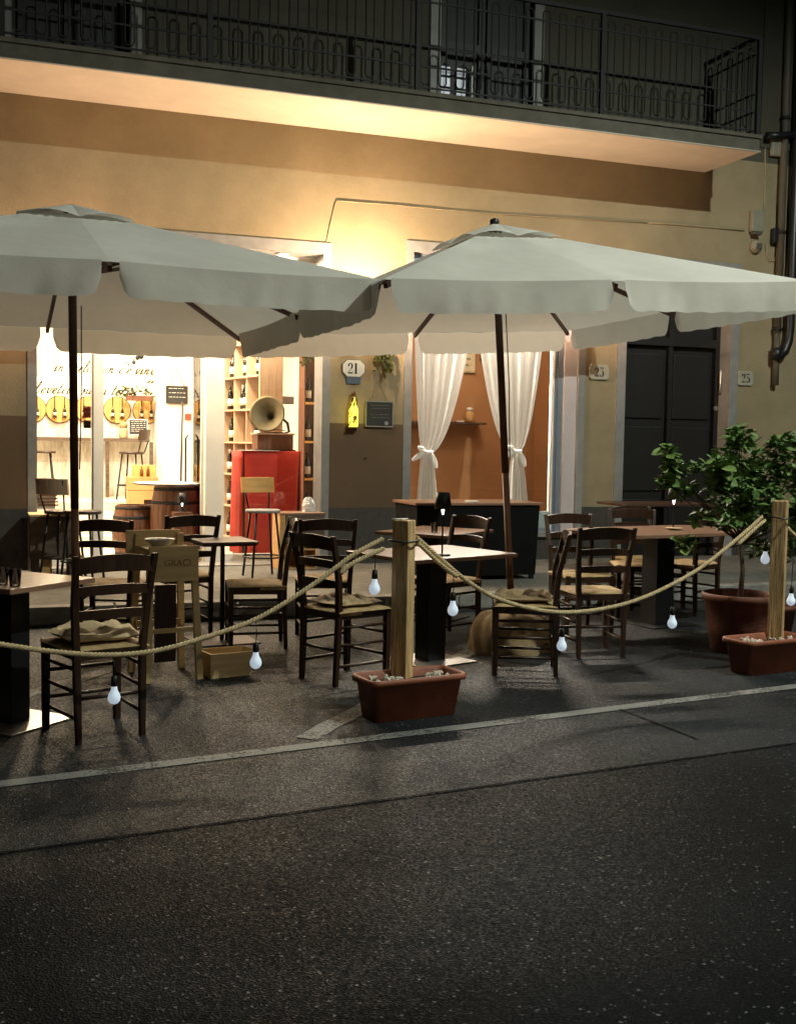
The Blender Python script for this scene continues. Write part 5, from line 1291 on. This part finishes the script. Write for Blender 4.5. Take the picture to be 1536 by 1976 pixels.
# ---- bottle shelving along x=3.1
SX, SY0, SY1 = 3.12, 13.5, 14.79; SRZ = rad(9)
sf = thing('bottle_shelving', 'tall wooden cube shelving full of wine bottles', 'shelves', (SX, SY0, FZ), SRZ)
ztop = 3.1
MB().box((0, 0, 0), (.30, .03, ztop)).build('end_panel', 'shelf', sf); MB().box((.28, .03, 0), (.30, SY1-SY0, ztop)).build('back_panel', 'barrel', sf)
nc, nr_ = 3, 8; cw = (SY1-SY0-.03)/nc; rhh = F(470, 724, 13.9).z-F(470, 788, 13.9).z
for k in range(1, nc+1): MB().box((0, .03+k*cw-.02, 0), (.28, .03+k*cw, ztop)).build('upright', 'shelf', sf)
zz = F(497, 722, 13.5).z-FZ-6*rhh; levels = []
while zz < ztop: 
    if zz > 0.0: levels.append(zz); MB().box((-.012, .03, zz-.022), (.28, SY1-SY0, zz)).build('shelf_board', 'shelf', sf)
    zz += rhh
BM_ = MB().lathe([(.037, 0), (.038, .02), (.038, .18), (.030, .215), (.015, .25), (.0135, .30), (.015, .305), (.0, .306)], (0, 0, 0), 14).mesh('glass', 'bottle')
LB_ = MB().lathe([(.0388, .05), (.0388, .14)], (0, 0, 0), 14).mesh('bottle_label', 'label'); FO_ = MB().lathe([(.0155, .255), (.0158, .308)], (0, 0, 0), 10).mesh('foil', 'label')
rnd = random.Random(12); nb_ = 0
for li, lz in enumerate(levels):
    for k in range(nc):
        if rnd.random() < .12: continue
        nn = rnd.choice((1, 1, 2))
        for q in range(nn):
            yb = .03+k*cw+cw*(.5 if nn == 1 else (.3+.4*q)); xl = .055+rnd.uniform(0, .03)
            row = ('lowest', 'second', 'third', 'fourth', 'fifth', 'sixth', 'seventh', 'eighth', 'ninth', 'top')[min(li, 9)]; colm = ('nearest', 'middle', 'farthest')[k]
            t = thing('wine_bottle', f'dark wine bottle in {row} row up, {colm} column of cube shelving'+('' if nn == 1 else (', nearer of a pair' if q == 0 else ', farther of a pair')), 'bottle', (SX+xl*math.cos(SRZ)-yb*math.sin(SRZ), SY0+xl*math.sin(SRZ)+yb*math.cos(SRZ), FZ+lz+.001), rnd.uniform(0, 6), 'wine bottles on the cube shelving')
            inst('glass', BM_, t); inst('bottle_label', LB_, t)
            if rnd.random() < .5: inst('foil', FO_, t)
# ---- right narrow shelf
s2 = thing('narrow_shelving', 'narrow dark bottle shelving at the right jamb inside shop', 'shelves', (F(589, 850, 13.3).x, 13.3, FZ))
w2 = .42
MB().box((0, .25, 0), (w2, .27, 2.9)).build('back_panel', 'barrel', s2)
MB().box((-.015, 0, 0), (0, .27, 2.9)).build('side_panel', 'barrel', s2); MB().box((w2, 0, 0), (w2+.015, .27, 2.9)).build('side_panel', 'barrel', s2)
for py in (776, 851, 923, 1000):
    zz = F(598, py, 13.3).z-FZ; MB().box((0, -.01, zz-.025), (w2, .25, zz)).build('shelf_board', 'lid', s2)
    for k in range(3):
        t = thing('wine_bottle', f"dark bottle on the narrow right shelving, {('left', 'middle', 'right')[k]} one of the {('top', 'second', 'third', 'bottom')[(776, 851, 923, 1000).index(py)]} board", 'bottle', (s2.location.x+.06+k*.12, 13.4, FZ+zz+.001), 0, 'bottles on narrow right shelving')
        inst('glass', BM_, t)
        inst('bottle_label', LB_, t)
q = F(576, 773, 13.6); t = thing('white_spotlight', 'small pale box lamp on the bright wall beside right shelving', 'lamp', (q.x, 14.2, F(576, 773, 14.2).z)); MB().box((-.09, -.06, -.05), (.09, .06, .05)).build('case', 'surround', t, .01)
q = F(594, 975, 12.3); t = thing('plastic_bag', 'crumpled clear plastic bag on the box desk', 'bag', (F(596, 980, 11.75).x, 11.75, p0_.z+.002))
vs = []; n = 14; rnd = random.Random(4)
for i in range(n+1):
    for j in range(n*2):
        th = PI/2*i/n; a_ = PI*j/n; r_ = max(0, math.cos(th))**.6*(1+rnd.uniform(-.09, .09)); vs.append((math.cos(a_)*r_*.075, math.sin(a_)*r_*.06, .13*math.sin(th)*(1+.2*math.sin(3*a_))))
MB().add(vs, [(i*2*n+j, i*2*n+(j+1) % (2*n), (i+1)*2*n+(j+1) % (2*n), (i+1)*2*n+j) for i in range(n) for j in range(2*n)]).build('film', mat('plastic_film', (.55, .56, .55), .2, bump=.1), t)
# ---- barrels and crates inside
def barrel(label, c, R_, H_, top=None):
    t = thing('wine_barrel', label, 'barrel', c)
    prof = [(R_*(.80+.20*math.sin(PI*i/10)), H_*i/10) for i in range(11)]
    nst = 18; 
    for k in range(nst):
        a0, a1 = 2*PI*k/nst+.008, 2*PI*(k+1)/nst-.008; vs = []
        for r_, h in prof: vs += [(math.cos(a_)*rr2, math.sin(a_)*rr2, h) for a_, rr2 in ((a0, r_), ((a0+a1)/2, r_*1.008), (a1, r_), (a1, r_-.02), (a0, r_-.02))]
        MB().add(vs, [(i*5+j, i*5+(j+1) % 5, i*5+5+(j+1) % 5, i*5+5+j) for i in range(10) for j in range(5)]+[(4, 3, 2, 1, 0), (50, 51, 52, 53, 54)]).build('stave', 'barrel', t)
    MB().lathe([(R_*.78, H_-.03), (R_*.78, H_-.02)], (0, 0, 0), 30).build('head', 'barrel', t)
    for hh_ in (.06, .24, .76, .94):
        r_ = R_*(.80+.20*math.sin(PI*hh_))+.004; MB().lathe([(r_, H_*hh_-.018), (r_+.002, H_*hh_), (r_, H_*hh_+.018)], (0, 0, 0), 32).build('hoop', 'iron', t)
    return t
p = F(258, 1000, 13.2); barrel('small barrel at left inside the shop doorway', (p.x, 13.2, FZ), .24, F(255, 974, 13.2).z-FZ)
p = F(337, 1000, 12.95); tz = F(320, 935, 12.95).z; barrel('tall barrel inside shop doorway carrying a white table top', (p.x, 12.95, FZ), .27, tz-FZ-.001)
t = thing('barrel_table_top', 'thin white round top resting on the tall barrel', 'table top', (p.x-.05, 12.95, tz)); MB().lathe([(.40, 0), (.40, .022)], (0, 0, 0), 40).build('board', 'white', t); MB().tube([(math.cos(a_)*.402, math.sin(a_)*.402, .011) for a_ in [2*PI*i/40 for i in range(40)]], .010, 6, closed=True).build('dark_edge', 'ink', t)
lamp_p = (p.x+.12, 12.4); 
q = F(352, 985, 12.1); table_lamp('small black lamp inside doorway right of tall barrel', (F(352, 990, 12.5).x, 12.5, F(352, 988, 12.5).z), .21)
t = thing('lamp_stand_box', 'small dark plinth under the doorway lamp', 'plinth', (F(352, 990, 12.5).x, 12.5, FZ)); MB().box((-.10, -.1, 0), (.10, .1, F(352, 988, 12.5).z-FZ-.001)).build('body', 'barrel', t); MB().box((-.105, -.105, .45), (.105, .105, .47)).build('moulding', 'shelf', t)
for (y0_, y1_, lb_) in ((921, 946, 'upper pine wine crate stacked behind the barrels'), (947, 974, 'lower pine wine crate stacked behind the barrels')):
    a_, b_ = F(249, y1_, 14.8), F(306, y0_, 14.8); t = thing('wine_crate', lb_, 'crate', (a_.x, 14.8, a_.z)); w_, h_ = b_.x-a_.x, b_.z-a_.z
    MB().box((0, 0, 0), (w_, .018, h_)).build('front_board', 'cratew', t, .002); MB().box((0, .28, 0), (w_, .298, h_)).build('back_board', 'cratew', t); MB().box((0, .018, 0), (.018, .28, h_)).build('side_board', 'cratew', t); MB().box((w_-.018, .018, 0), (w_, .28, h_)).build('side_board', 'cratew', t); MB().box((.018, .018, h_-.012), (w_-.018, .28, h_)).build('lid', 'cratew', t)
t = thing('crate_plinth', 'low white plinth under the stacked wine crates', 'plinth', (F(249, 974, 14.8).x-.02, 14.8, FZ)); MB().box((0, 0, 0), (.62, .3, F(249, 974, 14.8).z-FZ-.001)).build('body', 'cream', t)
a_, b_ = F(259, 921, 14.9), F(301, 898, 14.9); t = thing('bottle_case', 'small wooden case with bottles printed, on stacked crates', 'crate', (a_.x, 14.9, a_.z)); w_, h_ = b_.x-a_.x, b_.z-a_.z
MB().box((0, 0, 0), (w_, .16, h_)).build('case', 'lid', t, .004)
for k in range(2): MB().lathe([(.022, .02), (.022, .09), (.008, .12), (.008, .15)], (w_*.35+k*w_*.3, -.004, 0), 10).build('bottle_motif', 'barrel', t)
t = thing('dark_cupboard', 'low dark cupboard behind the small barrel', 'cupboard', (F(275, 975, 14.0).x, 14.0, FZ)); MB().box((0, 0, 0), (.28, .35, F(275, 980, 14.0).z-FZ)).build('body', 'darkshelf', t); MB().box((.02, -.008, .06), (.26, 0, .6)).build('door_panel', 'darkwood', t)
t = thing('tall_easel', 'dark tubular frame standing behind the glass door', 'frame', (F(372, 900, 13.4).x, 13.4, FZ)); zt3 = F(372, 876, 13.4).z-FZ
MB().tube([(0, 0, 0), (0, 0, zt3), (.16, 0, zt3), (.16, 0, 0)], .016, 8).build('frame_tube', 'black', t); MB().tube([(0, 0, .6), (.16, 0, .6)], .012, 8).build('crossbar', 'steel', t)
